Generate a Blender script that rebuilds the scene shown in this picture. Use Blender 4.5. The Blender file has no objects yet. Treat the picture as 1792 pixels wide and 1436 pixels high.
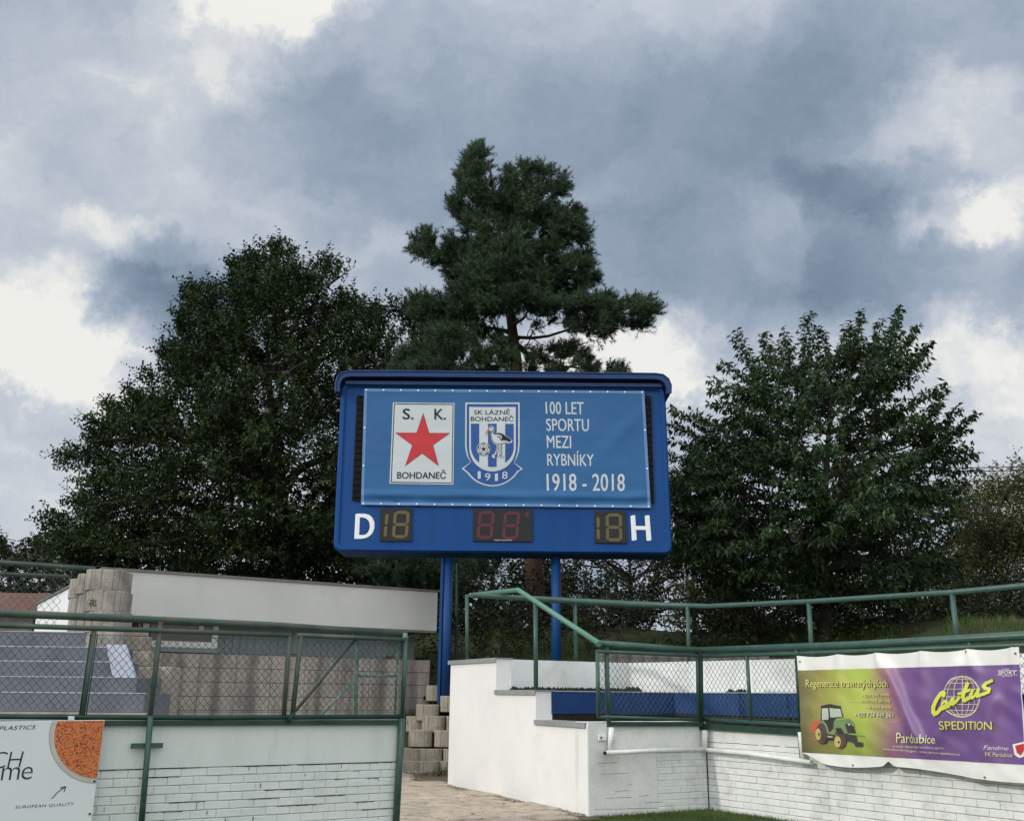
import bpy, bmesh, math, random
import numpy as np
from mathutils import Vector, Matrix, Euler, noise as mnoise

SC = bpy.context.scene
COL = SC.collection
random.seed(7)

# ------------------------------------------------------------------ camera
F_PX, PITCH, ROLL, EYE = 1723.0, 0.2808, 0.0093, 1.5
PW, PH = 1792.0, 1436.0
cp, sp = math.cos(PITCH), math.sin(PITCH)
_fw = Vector((0, cp, sp)); _up0 = Vector((0, -sp, cp)); _rt0 = Vector((1, 0, 0))
_rt = math.cos(ROLL)*_rt0 + math.sin(ROLL)*_up0
_up = -math.sin(ROLL)*_rt0 + math.cos(ROLL)*_up0
CAM = Vector((0, 0, EYE))
cam_data = bpy.data.cameras.new('camera')
cam = bpy.data.objects.new('camera', cam_data); COL.objects.link(cam)
cam.matrix_world = Matrix.Translation(CAM) @ Matrix((_rt, _up, -_fw)).transposed().to_4x4()
cam_data.sensor_width = 36; cam_data.lens = F_PX/PW*36
cam_data.clip_start = 0.1; cam_data.clip_end = 2000
SC.camera = cam
SC.render.resolution_x = 1024; SC.render.resolution_y = 820

# ------------------------------------------------------------------ light
SUN_DIR = Vector((-0.80, -0.43, 0.43)).normalized()          # towards the sun
sun_d = bpy.data.lights.new('sun', 'SUN'); sun_d.energy = 1.5; sun_d.angle = math.radians(2.5)
sun_d.color = (1.0, 0.95, 0.86)
sun = bpy.data.objects.new('sun', sun_d); COL.objects.link(sun)
sun.rotation_euler = SUN_DIR.to_track_quat('Z', 'Y').to_euler()
sun.location = (-10, -5, 12)
SC.view_settings.view_transform = 'Standard'; SC.view_settings.look = 'None'
SC.view_settings.exposure = 0.0; SC.view_settings.gamma = 1.0
SC.view_settings.use_curve_mapping = False
SC.cycles.max_bounces = 5; SC.cycles.diffuse_bounces = 3; SC.cycles.glossy_bounces = 2
SC.cycles.transparent_max_bounces = 8; SC.cycles.transmission_bounces = 3
SC.cycles.use_denoising = True

def ray(px, py):
    px = float(px); py = float(py)
    return ((px-PW/2)/F_PX*_rt - (py-PH/2)/F_PX*_up + _fw)
def at(px, py, Y):
    d = ray(px, py); return CAM + d*(Y/d.y)
def onz(px, py, Z):
    d = ray(px, py); return CAM + d*((Z-EYE)/d.z)
def onpl(px, py, P, n):
    d = ray(px, py); return CAM + d*((P-CAM).dot(n)/d.dot(n))
def lin(r, g, b):
    f = lambda c: (c/255/12.92) if c/255 <= .04045 else ((c/255+.055)/1.055)**2.4
    return (f(r), f(g), f(b), 1)

# ------------------------------------------------------------------ world: cloudy sky
W = bpy.data.worlds.new('World'); SC.world = W; W.use_nodes = True
nt = W.node_tree; nt.nodes.clear(); N = nt.nodes.new; LK = nt.links.new
out = N('ShaderNodeOutputWorld'); bg = N('ShaderNodeBackground'); LK(bg.outputs[0], out.inputs[0])
sky = N('ShaderNodeTexSky'); sky.sky_type = 'NISHITA'; sky.sun_disc = False
sky.sun_elevation = math.asin(SUN_DIR.z); sky.sun_rotation = math.atan2(SUN_DIR.x, SUN_DIR.y)
tc = N('ShaderNodeTexCoord')
def vmath(op, a, b=None, s=None):
    n = N('ShaderNodeVectorMath'); n.operation = op
    if isinstance(a, (tuple, Vector)): n.inputs[0].default_value = a
    else: LK(a, n.inputs[0])
    if b is not None:
        if isinstance(b, (tuple, Vector)): n.inputs[1].default_value = b
        else: LK(b, n.inputs[1])
    if s is not None: n.inputs['Scale'].default_value = s
    return n.outputs[0]
def fmath(op, a, b=0.0, c=None, clamp=False):
    n = N('ShaderNodeMath'); n.operation = op; n.use_clamp = clamp
    for i, v in enumerate((a, b) if c is None else (a, b, c)):
        if isinstance(v, (int, float)): n.inputs[i].default_value = v
        else: LK(v, n.inputs[i])
    return n.outputs[0]
def wnoise(vec, sc, det, rough, col=False, lac=2.0):
    n = N('ShaderNodeTexNoise'); n.inputs['Scale'].default_value = sc
    n.inputs['Detail'].default_value = det; n.inputs['Roughness'].default_value = rough
    n.inputs['Lacunarity'].default_value = lac
    LK(vec, n.inputs['Vector']); return n.outputs['Color' if col else 'Fac']
D = tc.outputs['Generated']
warp = vmath('SUBTRACT', wnoise(D, 4.5, 9, .66, True), (.5, .5, .5))
warp2 = vmath('SUBTRACT', wnoise(D, 15.0, 8, .7, True), (.5, .5, .5))
DW = vmath('ADD', vmath('ADD', D, vmath('SCALE', warp, s=.20)), vmath('SCALE', warp2, s=.055))
# soft cloud masses: (x, y, rx, ry, weight, tilt) as directions seen from the ground
BUMPS = [
 (470,-10,200,80,.75,0),(430,70,110,120,.42,20),(290,440,200,55,.62,8),(560,405,130,70,.30,0),
 (30,590,230,110,.72,0),(130,640,190,90,.50,0),(60,720,260,90,.15,0),(180,230,330,230,.16,0),
 (440,290,130,180,.26,0),(640,330,160,60,.18,-20),(1600,240,150,85,.52,-15),(1740,310,190,140,.44,20),
 (1690,385,110,50,.46,10),(1345,430,50,150,.34,0),(1280,470,60,70,.15,0),(1085,620,190,80,.62,0),
 (1240,600,330,80,.25,0),(1700,625,260,60,.38,10),(1780,740,260,150,.42,0),(1080,440,60,50,.2,0),
 (700,60,280,140,.15,0),(1100,560,120,60,.12,0),(0,900,240,140,.20,0),(1000,60,300,120,.10,0),
 (660,210,300,210,-.22,0),(560,300,190,130,-.15,0),(770,420,300,170,-.20,0),(290,530,150,120,-.62,10),
 (360,480,150,80,-.25,0),(1180,360,400,280,-.16,0),(1650,110,280,190,-.24,0),(1540,330,170,60,-.36,0),
 (1560,500,330,100,-.24,-8),(250,350,360,110,-.14,0),(80,80,200,150,-.10,0),(1650,660,120,40,-.16,0),
 (1270,330,380,260,-.30,0),(1180,500,300,140,-.16,0),(880,170,280,150,-.16,0),(1430,230,240,140,-.20,0),(1420,560,200,80,-.14,0),(215,655,60,30,-.30,0),(100,640,60,22,-.18,0)]
acc = None
for (x, y, rx, ry, w, tl) in BUMPS:
    c = ray(x, y).normalized()
    r = ray(x+10, y+10*math.tan(math.radians(tl))).normalized()-c; r = (r - c*r.dot(c)).normalized(); u = c.cross(r)
    m = N('ShaderNodeMapping'); m.vector_type = 'TEXTURE'
    m.inputs['Location'].default_value = c
    m.inputs['Rotation'].default_value = Matrix((r, u, c)).transposed().to_euler()
    m.inputs['Scale'].default_value = (rx*1.25/F_PX, ry*1.25/F_PX, max(rx, ry)*1.6/F_PX)
    LK(DW, m.inputs['Vector'])
    g = N('ShaderNodeTexGradient'); g.gradient_type = 'SPHERICAL'; LK(m.outputs[0], g.inputs[0])
    mr = N('ShaderNodeMapRange'); mr.interpolation_type = 'SMOOTHSTEP'
    mr.inputs['From Min'].default_value = 0; mr.inputs['From Max'].default_value = .62
    mr.inputs['To Min'].default_value = 0; mr.inputs['To Max'].default_value = w*(.50 if w > 0 else .72)
    LK(g.outputs['Fac'], mr.inputs['Value'])
    acc = mr.outputs[0] if acc is None else fmath('ADD', acc, mr.outputs[0])
stretch = N('ShaderNodeMapping'); stretch.inputs['Scale'].default_value = (1, 1, 1.9); LK(DW, stretch.inputs[0])
n1 = wnoise(stretch.outputs[0], 2.6, 8, .52)
n2 = wnoise(stretch.outputs[0], 8.0, 10, .62)
val = fmath('MULTIPLY_ADD', n1, .75, -.375+.65)
val = fmath('MULTIPLY_ADD', n2, .62, fmath('ADD', val, -.31))
val = fmath('ADD', val, acc)
sep = N('ShaderNodeSeparateXYZ'); LK(D, sep.inputs[0])
thin = N('ShaderNodeMapRange'); thin.interpolation_type = 'SMOOTHSTEP'      # unseen sky behind the camera added whiter, to lift the shaded walls
thin.inputs['From Min'].default_value = .35; thin.inputs['From Max'].default_value = -.7; thin.inputs['To Max'].default_value = .28
LK(sep.outputs['Y'], thin.inputs[0]); val = fmath('ADD', val, thin.outputs[0])
ramp = N('ShaderNodeValToRGB'); LK(val, ramp.inputs[0])
el = ramp.color_ramp.elements
stops = [(0.0, lin(118,135,155)), (.20, lin(135,152,171)), (.42, lin(157,172,189)), (.62, lin(182,191,205)), (.80, lin(204,210,218)), (1.0, lin(244,243,238))]
el[0].position, el[0].color = stops[0]; el[1].position, el[1].color = stops[-1]
for p_, c_ in stops[1:-1]:
    e = el.new(p_); e.color = c_
# clouds over the clear-sky model; an overcast sky brightens smoothly towards the zenith
mix = N('ShaderNodeMix'); mix.data_type = 'RGBA'; mix.inputs[0].default_value = .94
skyb = vmath('SCALE', sky.outputs[0], s=.08)
LK(skyb, mix.inputs[6]); LK(ramp.outputs[0], mix.inputs[7])
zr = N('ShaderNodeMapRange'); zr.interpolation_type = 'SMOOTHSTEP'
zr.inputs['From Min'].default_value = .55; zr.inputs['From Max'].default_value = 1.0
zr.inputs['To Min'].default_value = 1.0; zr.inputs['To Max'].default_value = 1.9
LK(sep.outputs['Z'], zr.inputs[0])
yr = N('ShaderNodeMapRange'); yr.interpolation_type = 'SMOOTHSTEP'  # extra gain on the unseen sky behind the camera, added to fill shaded walls
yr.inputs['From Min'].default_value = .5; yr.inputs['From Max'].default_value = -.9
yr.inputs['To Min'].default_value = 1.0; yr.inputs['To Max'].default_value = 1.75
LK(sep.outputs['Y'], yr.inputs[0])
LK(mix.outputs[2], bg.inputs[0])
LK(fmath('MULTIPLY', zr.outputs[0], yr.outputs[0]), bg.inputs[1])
W.cycles.sampling_method = 'MANUAL'; W.cycles.sample_map_resolution = 256

# ------------------------------------------------------------------ object helpers
WLOC = {}
def wloc(o): return WLOC.get(o, Vector((0, 0, 0))) if o else Vector((0, 0, 0))
def tag(o, label=None, cat=None, group=None, kind=None):
    if label: o['label'] = label
    if cat: o['category'] = cat
    if group: o['group'] = group
    if kind: o['kind'] = kind
    return o
def thing(name, loc, label, cat, group=None):
    o = bpy.data.objects.new(name, None); COL.objects.link(o)
    o.location = loc; WLOC[o] = Vector(loc); o.empty_display_size = .2
    return tag(o, label, cat, group)
def place(o, loc, parent=None):
    """put object o with its origin at world point loc under parent"""
    loc = Vector(loc); o.location = loc - wloc(parent); WLOC[o] = loc
    if parent: o.parent = parent
    COL.objects.link(o); return o
def mesh(name, verts, faces, mat=None, smooth=False):
    me = bpy.data.meshes.new(name)
    if isinstance(verts, np.ndarray):
        nv = len(verts); nf = len(faces); k = faces.shape[1]
        me.vertices.add(nv); me.vertices.foreach_set('co', verts.astype(np.float32).ravel())
        me.loops.add(nf*k); me.loops.foreach_set('vertex_index', faces.astype(np.int32).ravel())
        me.polygons.add(nf); me.polygons.foreach_set('loop_start', np.arange(0, nf*k, k, dtype=np.int32))
        me.polygons.foreach_set('loop_total', np.full(nf, k, dtype=np.int32))
        me.update(calc_edges=True)
    else:
        me.from_pydata([tuple(v) for v in verts], [], faces); me.update()
    if mat: me.materials.append(mat)
    if smooth: me.polygons.foreach_set('use_smooth', [True]*len(me.polygons)); me.update()
    return me
def inst(name, me, loc, parent=None, rz=0, scale=None, mat=None):
    o = bpy.data.objects.new(name, me); place(o, loc, parent); o.rotation_euler.z = rz
    if scale: o.scale = scale
    return o

class MB:
    def __init__(s): s.v = []; s.f = []
    def add(s, vs, fs):
        b = len(s.v); s.v += [Vector(v) for v in vs]; s.f += [tuple(i+b for i in f) for f in fs]; return s
    def hexa(s, p):      # 8 points: bottom 4, top 4
        return s.add(p, [(3,2,1,0),(4,5,6,7),(0,1,5,4),(1,2,6,5),(2,3,7,6),(3,0,4,7)])
    def box(s, c, dx, dy, dz, ax=Vector((1,0,0)), ay=None):
        """c centre, full sizes, ax local x (horizontal)"""
        c = Vector(c); ax = Vector(ax).normalized(); ay = ay or Vector((-ax.y, ax.x, 0)); az = ax.cross(ay)
        P = []
        for k in (-.5, .5):
            for (i, j) in ((-.5,-.5),(.5,-.5),(.5,.5),(-.5,.5)):
                P.append(c + ax*dx*i + ay*dy*j + az*dz*k)
        return s.hexa(P)
    def bar(s, a, b, w, h, up=Vector((0,0,1))):
        a = Vector(a); b = Vector(b); d = (b-a).normalized(); sd = d.cross(up).normalized(); u = sd.cross(d)
        P = []
        for p in (a, b):
            P += [p - sd*w/2 - u*h/2, p + sd*w/2 - u*h/2, p + sd*w/2 + u*h/2, p - sd*w/2 + u*h/2]
        return s.hexa(P)
    def tube(s, pts, r, n=10, cap=True):
        pts = [Vector(p) for p in pts]; rs = r if isinstance(r, (list, tuple)) else [r]*len(pts)
        b = len(s.v); m = len(pts); u = None
        for i, p in enumerate(pts):
            d = (pts[min(i+1, m-1)] - pts[max(i-1, 0)]).normalized()
            if u is None: u = d.orthogonal().normalized()
            u = (u - d*u.dot(d)).normalized(); w = d.cross(u)
            k = 1.0
            if 0 < i < m-1:
                c = d.dot((pts[i+1]-p).normalized()); k = 1/max(c, .5)
            for j in range(n):
                a = 2*math.pi*j/n; s.v.append(p + (u*math.cos(a) + w*math.sin(a))*rs[i]*(k if n > 5 else 1))
        for i in range(m-1):
            for j in range(n):
                j2 = (j+1) % n
                s.f.append((b+i*n+j, b+i*n+j2, b+(i+1)*n+j2, b+(i+1)*n+j))
        if cap:
            s.f.append(tuple(b+j for j in reversed(range(n)))); s.f.append(tuple(b+(m-1)*n+j for j in range(n)))
        return s
    def prism(s, poly, off):
        """poly: list of points (planar loop), extruded by vector off"""
        n = len(poly); off = Vector(off); P = [Vector(p) for p in poly]
        return s.add(P + [p+off for p in P], [tuple(reversed(range(n))), tuple(range(n, 2*n))] +
                     [(i, (i+1) % n, (i+1) % n + n, i+n) for i in range(n)])
    def build(s, name, mat, parent=None, smooth=False, bevel=0, seg=1, origin=None):
        o_ = Vector(origin) if origin is not None else wloc(parent)
        me = mesh(name, [v - o_ for v in s.v], s.f, mat)
        bm = bmesh.new(); bm.from_mesh(me); bmesh.ops.recalc_face_normals(bm, faces=bm.faces); bm.to_mesh(me); bm.free()
        o = bpy.data.objects.new(name, me); place(o, o_, parent)
        if smooth:
            for p in me.polygons: p.use_smooth = len(p.vertices) == 4
        if bevel:
            m = o.modifiers.new('bevel', 'BEVEL'); m.width = bevel; m.segments = seg; m.limit_method = 'ANGLE'; m.angle_limit = math.radians(40)
        return o

# ------------------------------------------------------------------ materials
def rgba(c): return (c[0], c[1], c[2], 1)
def mk(name, c1, c2=None, scale=3.0, rough=.8, bump=0, bscale=None, streak=False, dirt=None, dirt_amt=.5, dirt_scale=2.0,
       spec=.3, metal=0, detail=6, fine=.12, spots=None, island=0, coat=0, lo=.35, hi=.65):
    """general procedural surface: two-tone mottling, fine grain, dirt, bump; positions are world positions"""
    m = bpy.data.materials.new(name); m.use_nodes = True; t = m.node_tree; t.nodes.clear()
    n = t.nodes.new; L = t.links.new
    o = n('ShaderNodeOutputMaterial'); b = n('ShaderNodeBsdfPrincipled'); L(b.outputs[0], o.inputs[0])
    b.inputs['Roughness'].default_value = rough; b.inputs['Metallic'].default_value = metal
    b.inputs['Specular IOR Level'].default_value = spec
    if coat: b.inputs['Coat Weight'].default_value = coat; b.inputs['Coat Roughness'].default_value = .15
    g = n('ShaderNodeNewGeometry'); pos = g.outputs['Position']
    if streak:
        mp = n('ShaderNodeMapping'); mp.inputs['Scale'].default_value = (1, 1, .16); L(pos, mp.inputs[0]); spos = mp.outputs[0]
    else: spos = pos
    def nz(v, sc, det=5, ro=.55):
        q = n('ShaderNodeTexNoise'); q.inputs['Scale'].default_value = sc; q.inputs['Detail'].default_value = det
        q.inputs['Roughness'].default_value = ro; L(v, q.inputs['Vector']); return q.outputs['Fac']
    def mr(v, a, bb, c=0., d=1.):
        q = n('ShaderNodeMapRange'); q.inputs[1].default_value = a; q.inputs[2].default_value = bb
        q.inputs[3].default_value = c; q.inputs[4].default_value = d; L(v, q.inputs[0]); return q.outputs[0]
    def mx(f, a, bb, mode='MIX'):
        q = n('ShaderNodeMix'); q.data_type = 'RGBA'; q.blend_type = mode
        if isinstance(f, float): q.inputs[0].default_value = f
        else: L(f, q.inputs[0])
        for i, v in ((6, a), (7, bb)):
            if isinstance(v, tuple): q.inputs[i].default_value = v
            else: L(v, q.inputs[i])
        return q.outputs[2]
    c2 = c2 or tuple(x*.8 for x in c1[:3])
    col = mx(mr(nz(spos, scale, detail), lo, hi), rgba(c1), rgba(c2))
    if fine:
        col = mx(1.0, col, mx(mr(nz(pos, 60, 3), .3, .7), (1-fine,)*3+(1,), (1+fine*.6,)*3+(1,)), 'MULTIPLY')
    if island:
        ri = mr(g.outputs['Random Per Island'], 0, 1, 1-island, 1+island)
        cc = n('ShaderNodeCombineColor'); [L(ri, cc.inputs[i]) for i in range(3)]
        col = mx(1.0, col, cc.outputs[0], 'MULTIPLY')
    if dirt:
        col = mx(mr(nz(spos, dirt_scale, 8, .68), .62-.25*dirt_amt, .80-.2*dirt_amt, 0, dirt_amt), col, rgba(dirt))
    if spots:
        col = mx(mr(nz(pos, spots[1], 4, .6), spots[2], spots[2]+.05), col, rgba(spots[0]))
    L(col, b.inputs['Base Color'])
    L(mr(nz(pos, scale*4, 3), .3, .7, rough-.08, min(rough+.08, 1)), b.inputs['Roughness'])
    if bump:
        bp = n('ShaderNodeBump'); bp.inputs['Distance'].default_value = bump; bp.inputs['Strength'].default_value = .7
        L(nz(pos, bscale or 40, 6, .6), bp.inputs['Height']); L(bp.outputs[0], b.inputs['Normal'])
    return m
def leafmat(name, c1, c2, trans=.25, rough=.55, c3=None):
    m = bpy.data.materials.new(name); m.use_nodes = True; t = m.node_tree; t.nodes.clear(); n = t.nodes.new; L = t.links.new
    o = n('ShaderNodeOutputMaterial'); b = n('ShaderNodeBsdfPrincipled'); b.inputs['Roughness'].default_value = rough
    b.inputs['Specular IOR Level'].default_value = .25
    g = n('ShaderNodeNewGeometry'); r = n('ShaderNodeValToRGB'); L(g.outputs['Random Per Island'], r.inputs[0])
    r.color_ramp.elements[0].color = rgba(c1); r.color_ramp.elements[1].color = rgba(c2)
    if c3: e = r.color_ramp.elements.new(.93); e.color = rgba(c2); r.color_ramp.elements[-1].color = rgba(c3)
    q = n('ShaderNodeTexNoise'); q.inputs['Scale'].default_value = .8; L(g.outputs['Position'], q.inputs['Vector'])
    mr = n('ShaderNodeMapRange'); mr.inputs[1].default_value = .35; mr.inputs[2].default_value = .65; mr.inputs[3].default_value = .6; mr.inputs[4].default_value = 1.35
    L(q.outputs['Fac'], mr.inputs[0]); s = n('ShaderNodeVectorMath'); s.operation = 'SCALE'; L(r.outputs[0], s.inputs[0]); L(mr.outputs[0], s.inputs['Scale'])
    L(s.outputs[0], b.inputs['Base Color'])
    tr = n('ShaderNodeBsdfTranslucent'); L(s.outputs[0], tr.inputs[0]); mxx = n('ShaderNodeMixShader'); mxx.inputs[0].default_value = trans
    L(b.outputs[0], mxx.inputs[1]); L(tr.outputs[0], mxx.inputs[2]); L(mxx.outputs[0], o.inputs[0]); return m

M = {}
M['white'] = mk('white_render', (.78,.79,.77), (.69,.71,.70), 1.2, .75, .003, 30, dirt=(.40,.41,.38), dirt_amt=.5, dirt_scale=1.5, spots=((.3,.3,.28), 7, .735))
M['white_fresh'] = mk('fresh_white_paint', (.82,.82,.80), (.77,.775,.765), 1.5, .7, .004, 9, fine=.04, dirt=(.66,.65,.62), dirt_amt=.4, dirt_scale=2.5, spots=((.5,.5,.48), 5, .76))
M['white_green'] = mk('stained_white_paint', (.66,.70,.685), (.58,.63,.61), 1.6, .6, .0025, 25, streak=True, dirt=(.30,.36,.33), dirt_amt=.35, dirt_scale=5, fine=.05, spots=((.13,.14,.12), 9, .725))
M['brick_w'] = mk('painted_brick', (.80,.81,.79), (.70,.73,.72), 2.2, .65, .004, 22, dirt=(.38,.39,.36), dirt_amt=.55, dirt_scale=3, fine=.06)
M['brick_g'] = mk('painted_brick_greenish', (.68,.72,.705), (.60,.65,.63), 2.2, .62, .004, 22, dirt=(.33,.38,.35), dirt_amt=.35, dirt_scale=6, fine=.06)
M['mortar'] = mk('painted_mortar', (.60,.63,.61), (.20,.20,.19), 7, .9, .004, 40, lo=.50, hi=.70)
M['green'] = mk('green_tube_paint', (.027,.074,.055), (.038,.095,.074), 3, .45, .0006, 60, dirt=(.12,.16,.14), dirt_amt=.4, dirt_scale=8, spec=.5, fine=.12)
M['green_old'] = mk('worn_green_paint', (.035,.068,.054), (.065,.11,.09), 3, .55, .001, 60, dirt=(.13,.07,.045), dirt_amt=.6, dirt_scale=6, spec=.4, fine=.2)
M['green_dark'] = mk('dark_green_steel', (.012,.04,.03), (.02,.06,.045), 4, .5, .001, 60, dirt=(.05,.05,.04), dirt_amt=.4)
M['green_pale'] = mk('peeling_pale_green', (.22,.34,.29), (.06,.15,.11), 14, .6, .001, 60, dirt=(.2,.12,.08), dirt_amt=.4, dirt_scale=8)
M['wire'] = mk('coated_wire', (.03,.06,.05), (.10,.13,.12), 5, .5, fine=0)
M['pipe_w'] = mk('white_pipe_paint', (.78,.80,.77), (.66,.69,.66), 3, .5, .001, 40, dirt=(.35,.36,.32), dirt_amt=.3, dirt_scale=6, spec=.5)
M['blue'] = mk('blue_cabinet_paint', (.004,.050,.20), (.006,.062,.235), 1.5, .5, .001, 10, fine=.06, dirt=(.02,.045,.11), dirt_amt=.45, dirt_scale=4, spec=.2, streak=True)
M['blue_post_shaded'] = mk('shaded_post_blue', (.005,.042,.155), (.006,.050,.18), 1.5, .5, .001, 10, fine=.08, dirt=(.02,.035,.08), dirt_amt=.5, dirt_scale=5, spec=.25, streak=True)  # cabinet blue made darker: tree shade on the posts put into the colour
M['blue_dark'] = mk('dark_blue_roof_paint', (.008,.035,.13), (.010,.045,.16), 2, .4, .001, 20, fine=.05)
M['blue_wall'] = mk('blue_wall_paint', (.009,.044,.155), (.012,.052,.18), 2, .7, .002, 25, dirt=(.01,.02,.06), dirt_amt=.4, dirt_scale=4, fine=.15)
M['banner'] = mk('blue_vinyl', (.021,.105,.27), (.026,.118,.295), 1, .5, 0, fine=.03)
M['hem'] = mk('blue_vinyl_hem', (.11,.22,.44), (.12,.24,.47), 1, .5, 0, fine=.03)
M['print_w'] = mk('print_white', (.52,.57,.60), (.50,.55,.585), 1, .5, 0, fine=.0)
M['print_k'] = mk('print_black', (.012,.014,.02), (.01,.012,.018), 1, .5, 0, fine=.0)
M['print_r'] = mk('print_red', (.50,.035,.045), (.48,.033,.042), 1, .5, 0, fine=0)
M['print_b'] = mk('print_deep_blue', (.022,.085,.29), (.02,.08,.28), 1, .5, 0, fine=0)
M['decal_w'] = mk('white_decal_film', (.80,.82,.85), (.78,.80,.83), 1, .4, 0, fine=0)
def stain_and_rib_shade():  # water stain down each block valley, darkened further to paint in rib shade
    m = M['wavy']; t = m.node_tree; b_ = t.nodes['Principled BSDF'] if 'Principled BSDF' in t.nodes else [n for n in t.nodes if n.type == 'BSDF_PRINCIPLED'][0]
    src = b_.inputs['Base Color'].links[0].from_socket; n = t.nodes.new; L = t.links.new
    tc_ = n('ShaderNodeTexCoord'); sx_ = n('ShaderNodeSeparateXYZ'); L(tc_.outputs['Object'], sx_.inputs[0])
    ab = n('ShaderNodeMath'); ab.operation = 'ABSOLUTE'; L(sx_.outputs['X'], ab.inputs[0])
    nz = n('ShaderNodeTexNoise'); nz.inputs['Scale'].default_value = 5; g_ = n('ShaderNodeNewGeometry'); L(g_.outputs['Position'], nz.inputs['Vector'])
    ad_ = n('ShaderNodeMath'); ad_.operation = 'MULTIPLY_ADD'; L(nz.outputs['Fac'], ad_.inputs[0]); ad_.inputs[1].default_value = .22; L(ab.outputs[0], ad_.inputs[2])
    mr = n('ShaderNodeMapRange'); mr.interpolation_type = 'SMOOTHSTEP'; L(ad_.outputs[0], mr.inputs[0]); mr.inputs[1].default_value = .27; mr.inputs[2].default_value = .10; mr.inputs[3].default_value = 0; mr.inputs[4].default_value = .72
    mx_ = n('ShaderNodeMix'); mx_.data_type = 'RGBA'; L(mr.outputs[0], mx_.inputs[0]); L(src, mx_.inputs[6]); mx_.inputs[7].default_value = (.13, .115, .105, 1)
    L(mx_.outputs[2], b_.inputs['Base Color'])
M['led'] = mk('led_panel_black', (.007,.007,.008), (.013,.012,.011), 30, .7, .004, 60, spec=.1)
M['disp'] = mk('display_black', (.010,.011,.014), (.013,.014,.017), 20, .35, 0)
M['seg_y'] = mk('segment_yellow', (.125,.11,.036), (.105,.092,.032), 30, .5, 0)
M['seg_r'] = mk('segment_red', (.10,.028,.04), (.085,.022,.033), 30, .5, 0)
M['eyelet'] = mk('eyelet_metal', (.85,.9,.95), (.8,.85,.9), 3, .35, 0, metal=.3)
M['cope'] = mk('grey_sheet_metal', (.36,.38,.38), (.30,.32,.32), 3, .5, .0005, 40, metal=.2, dirt=(.2,.2,.19), dirt_amt=.4)
M['conc'] = mk('cast_concrete', (.36,.335,.30), (.27,.25,.225), 3, .95, .006, 55, dirt=(.12,.11,.095), dirt_amt=.5, dirt_scale=3, fine=.3, spots=((.10,.12,.05), 6, .70))
M['conc_dark'] = mk('dark_concrete', (.20,.19,.175), (.15,.14,.13), 3, .95, .006, 55, dirt=(.06,.06,.05), dirt_amt=.5, fine=.3)
M['conc_tan'] = mk('sand_concrete', (.40,.36,.30), (.32,.29,.24), 3, .95, .006, 55, dirt=(.14,.12,.09), dirt_amt=.5, dirt_scale=4, fine=.3)
M['wavy'] = mk('stained_wall_block', (.46,.41,.38), (.37,.33,.305), 1.2, .95, .004, 50, dirt=(.15,.135,.125), dirt_amt=.75, dirt_scale=4, fine=.2, streak=True)
M['slab'] = mk('paving_stone', (.52,.435,.34), (.43,.36,.28), 2.2, .9, .005, 30, dirt=(.13,.10,.07), dirt_amt=.6, dirt_scale=5, fine=.2)
M['soil'] = mk('soil', (.11,.085,.06), (.17,.14,.10), 12, 1, .01, 60, fine=.3)
M['moss'] = mk('black_moss_and_shade', (.014,.013,.011), (.03,.028,.022), 20, 1, .01, 60)
M['seat'] = mk('blue_grey_terrace_paint', (.155,.165,.20), (.125,.135,.165), 2, .8, .003, 30, dirt=(.08,.085,.09), dirt_amt=.4, fine=.12)
M['nosing'] = mk('pale_step_edge', (.50,.53,.58), (.38,.40,.44), 8, .8, .002, 40)
M['cheek'] = mk('pale_blue_render', (.50,.54,.64), (.44,.48,.57), 3, .8, .003, 30, dirt=(.25,.26,.3), dirt_amt=.3)
M['fascia'] = mk('grey_white_render', (.58,.58,.565), (.53,.535,.52), .9, .85, .002, 60, fine=.05, dirt=(.36,.36,.34), dirt_amt=.3, dirt_scale=1.2)
M['side_w'] = mk('white_side_render', (.82,.84,.86), (.78,.80,.82), 1, .8, .001, 60, fine=.03)
M['band'] = mk('blue_grey_cladding', (.22,.265,.28), (.19,.23,.245), 2, .7, .001, 40)
M['wavy_plain'] = mk('beige_wall_slab', (.40,.355,.31), (.32,.285,.255), 1.2, .95, .004, 50, dirt=(.15,.135,.125), dirt_amt=.5, dirt_scale=3, fine=.2, streak=True)
M['post_grey'] = mk('dark_grey_render', (.13,.145,.15), (.11,.12,.125), 2, .8, .002, 40)
M['frame_w'] = mk('white_window_frame', (.72,.75,.74), (.66,.69,.68), 4, .4, 0, dirt=(.4,.4,.36), dirt_amt=.3)
M['rust'] = mk('rust_brown', (.20,.065,.025), (.12,.04,.02), 8, .8, .002, 50)
M['roof_edge'] = mk('roof_edge_metal', (.20,.19,.18), (.14,.13,.125), 5, .6, .002, 30)
M['rooftile'] = mk('brown_roof', (.19,.10,.075), (.13,.075,.06), 6, .9, .01, 20)
M['pine_twig'] = mk('pine_twig_bark', (.055,.038,.028), (.035,.026,.02), 8, .95, .01, 30)
M['bark'] = mk('dark_bark', (.055,.045,.037), (.03,.026,.022), 8, .95, .015, 30)
M['pine_bark'] = mk('red_pine_bark', (.075,.040,.028), (.045,.028,.021), 6, .95, .02, 18)
M['ply'] = mk('sign_white', (.66,.72,.73), (.63,.69,.70), 2, .45, 0, fine=.02)
M['ink'] = mk('print_violet_black', (.035,.03,.055), (.03,.026,.05), 2, .5, 0, fine=0)
M['vinyl_w'] = mk('white_vinyl', (.78,.78,.755), (.72,.725,.70), 2, .5, 0, fine=.03, dirt=(.5,.48,.42), dirt_amt=.25)
M['yel'] = mk('print_yellow', (.66,.62,.20), (.62,.58,.18), 2, .5, 0, fine=0)
M['yel2'] = mk('print_lemon', (.62,.66,.10), (.60,.64,.09), 2, .5, 0, fine=0)
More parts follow.
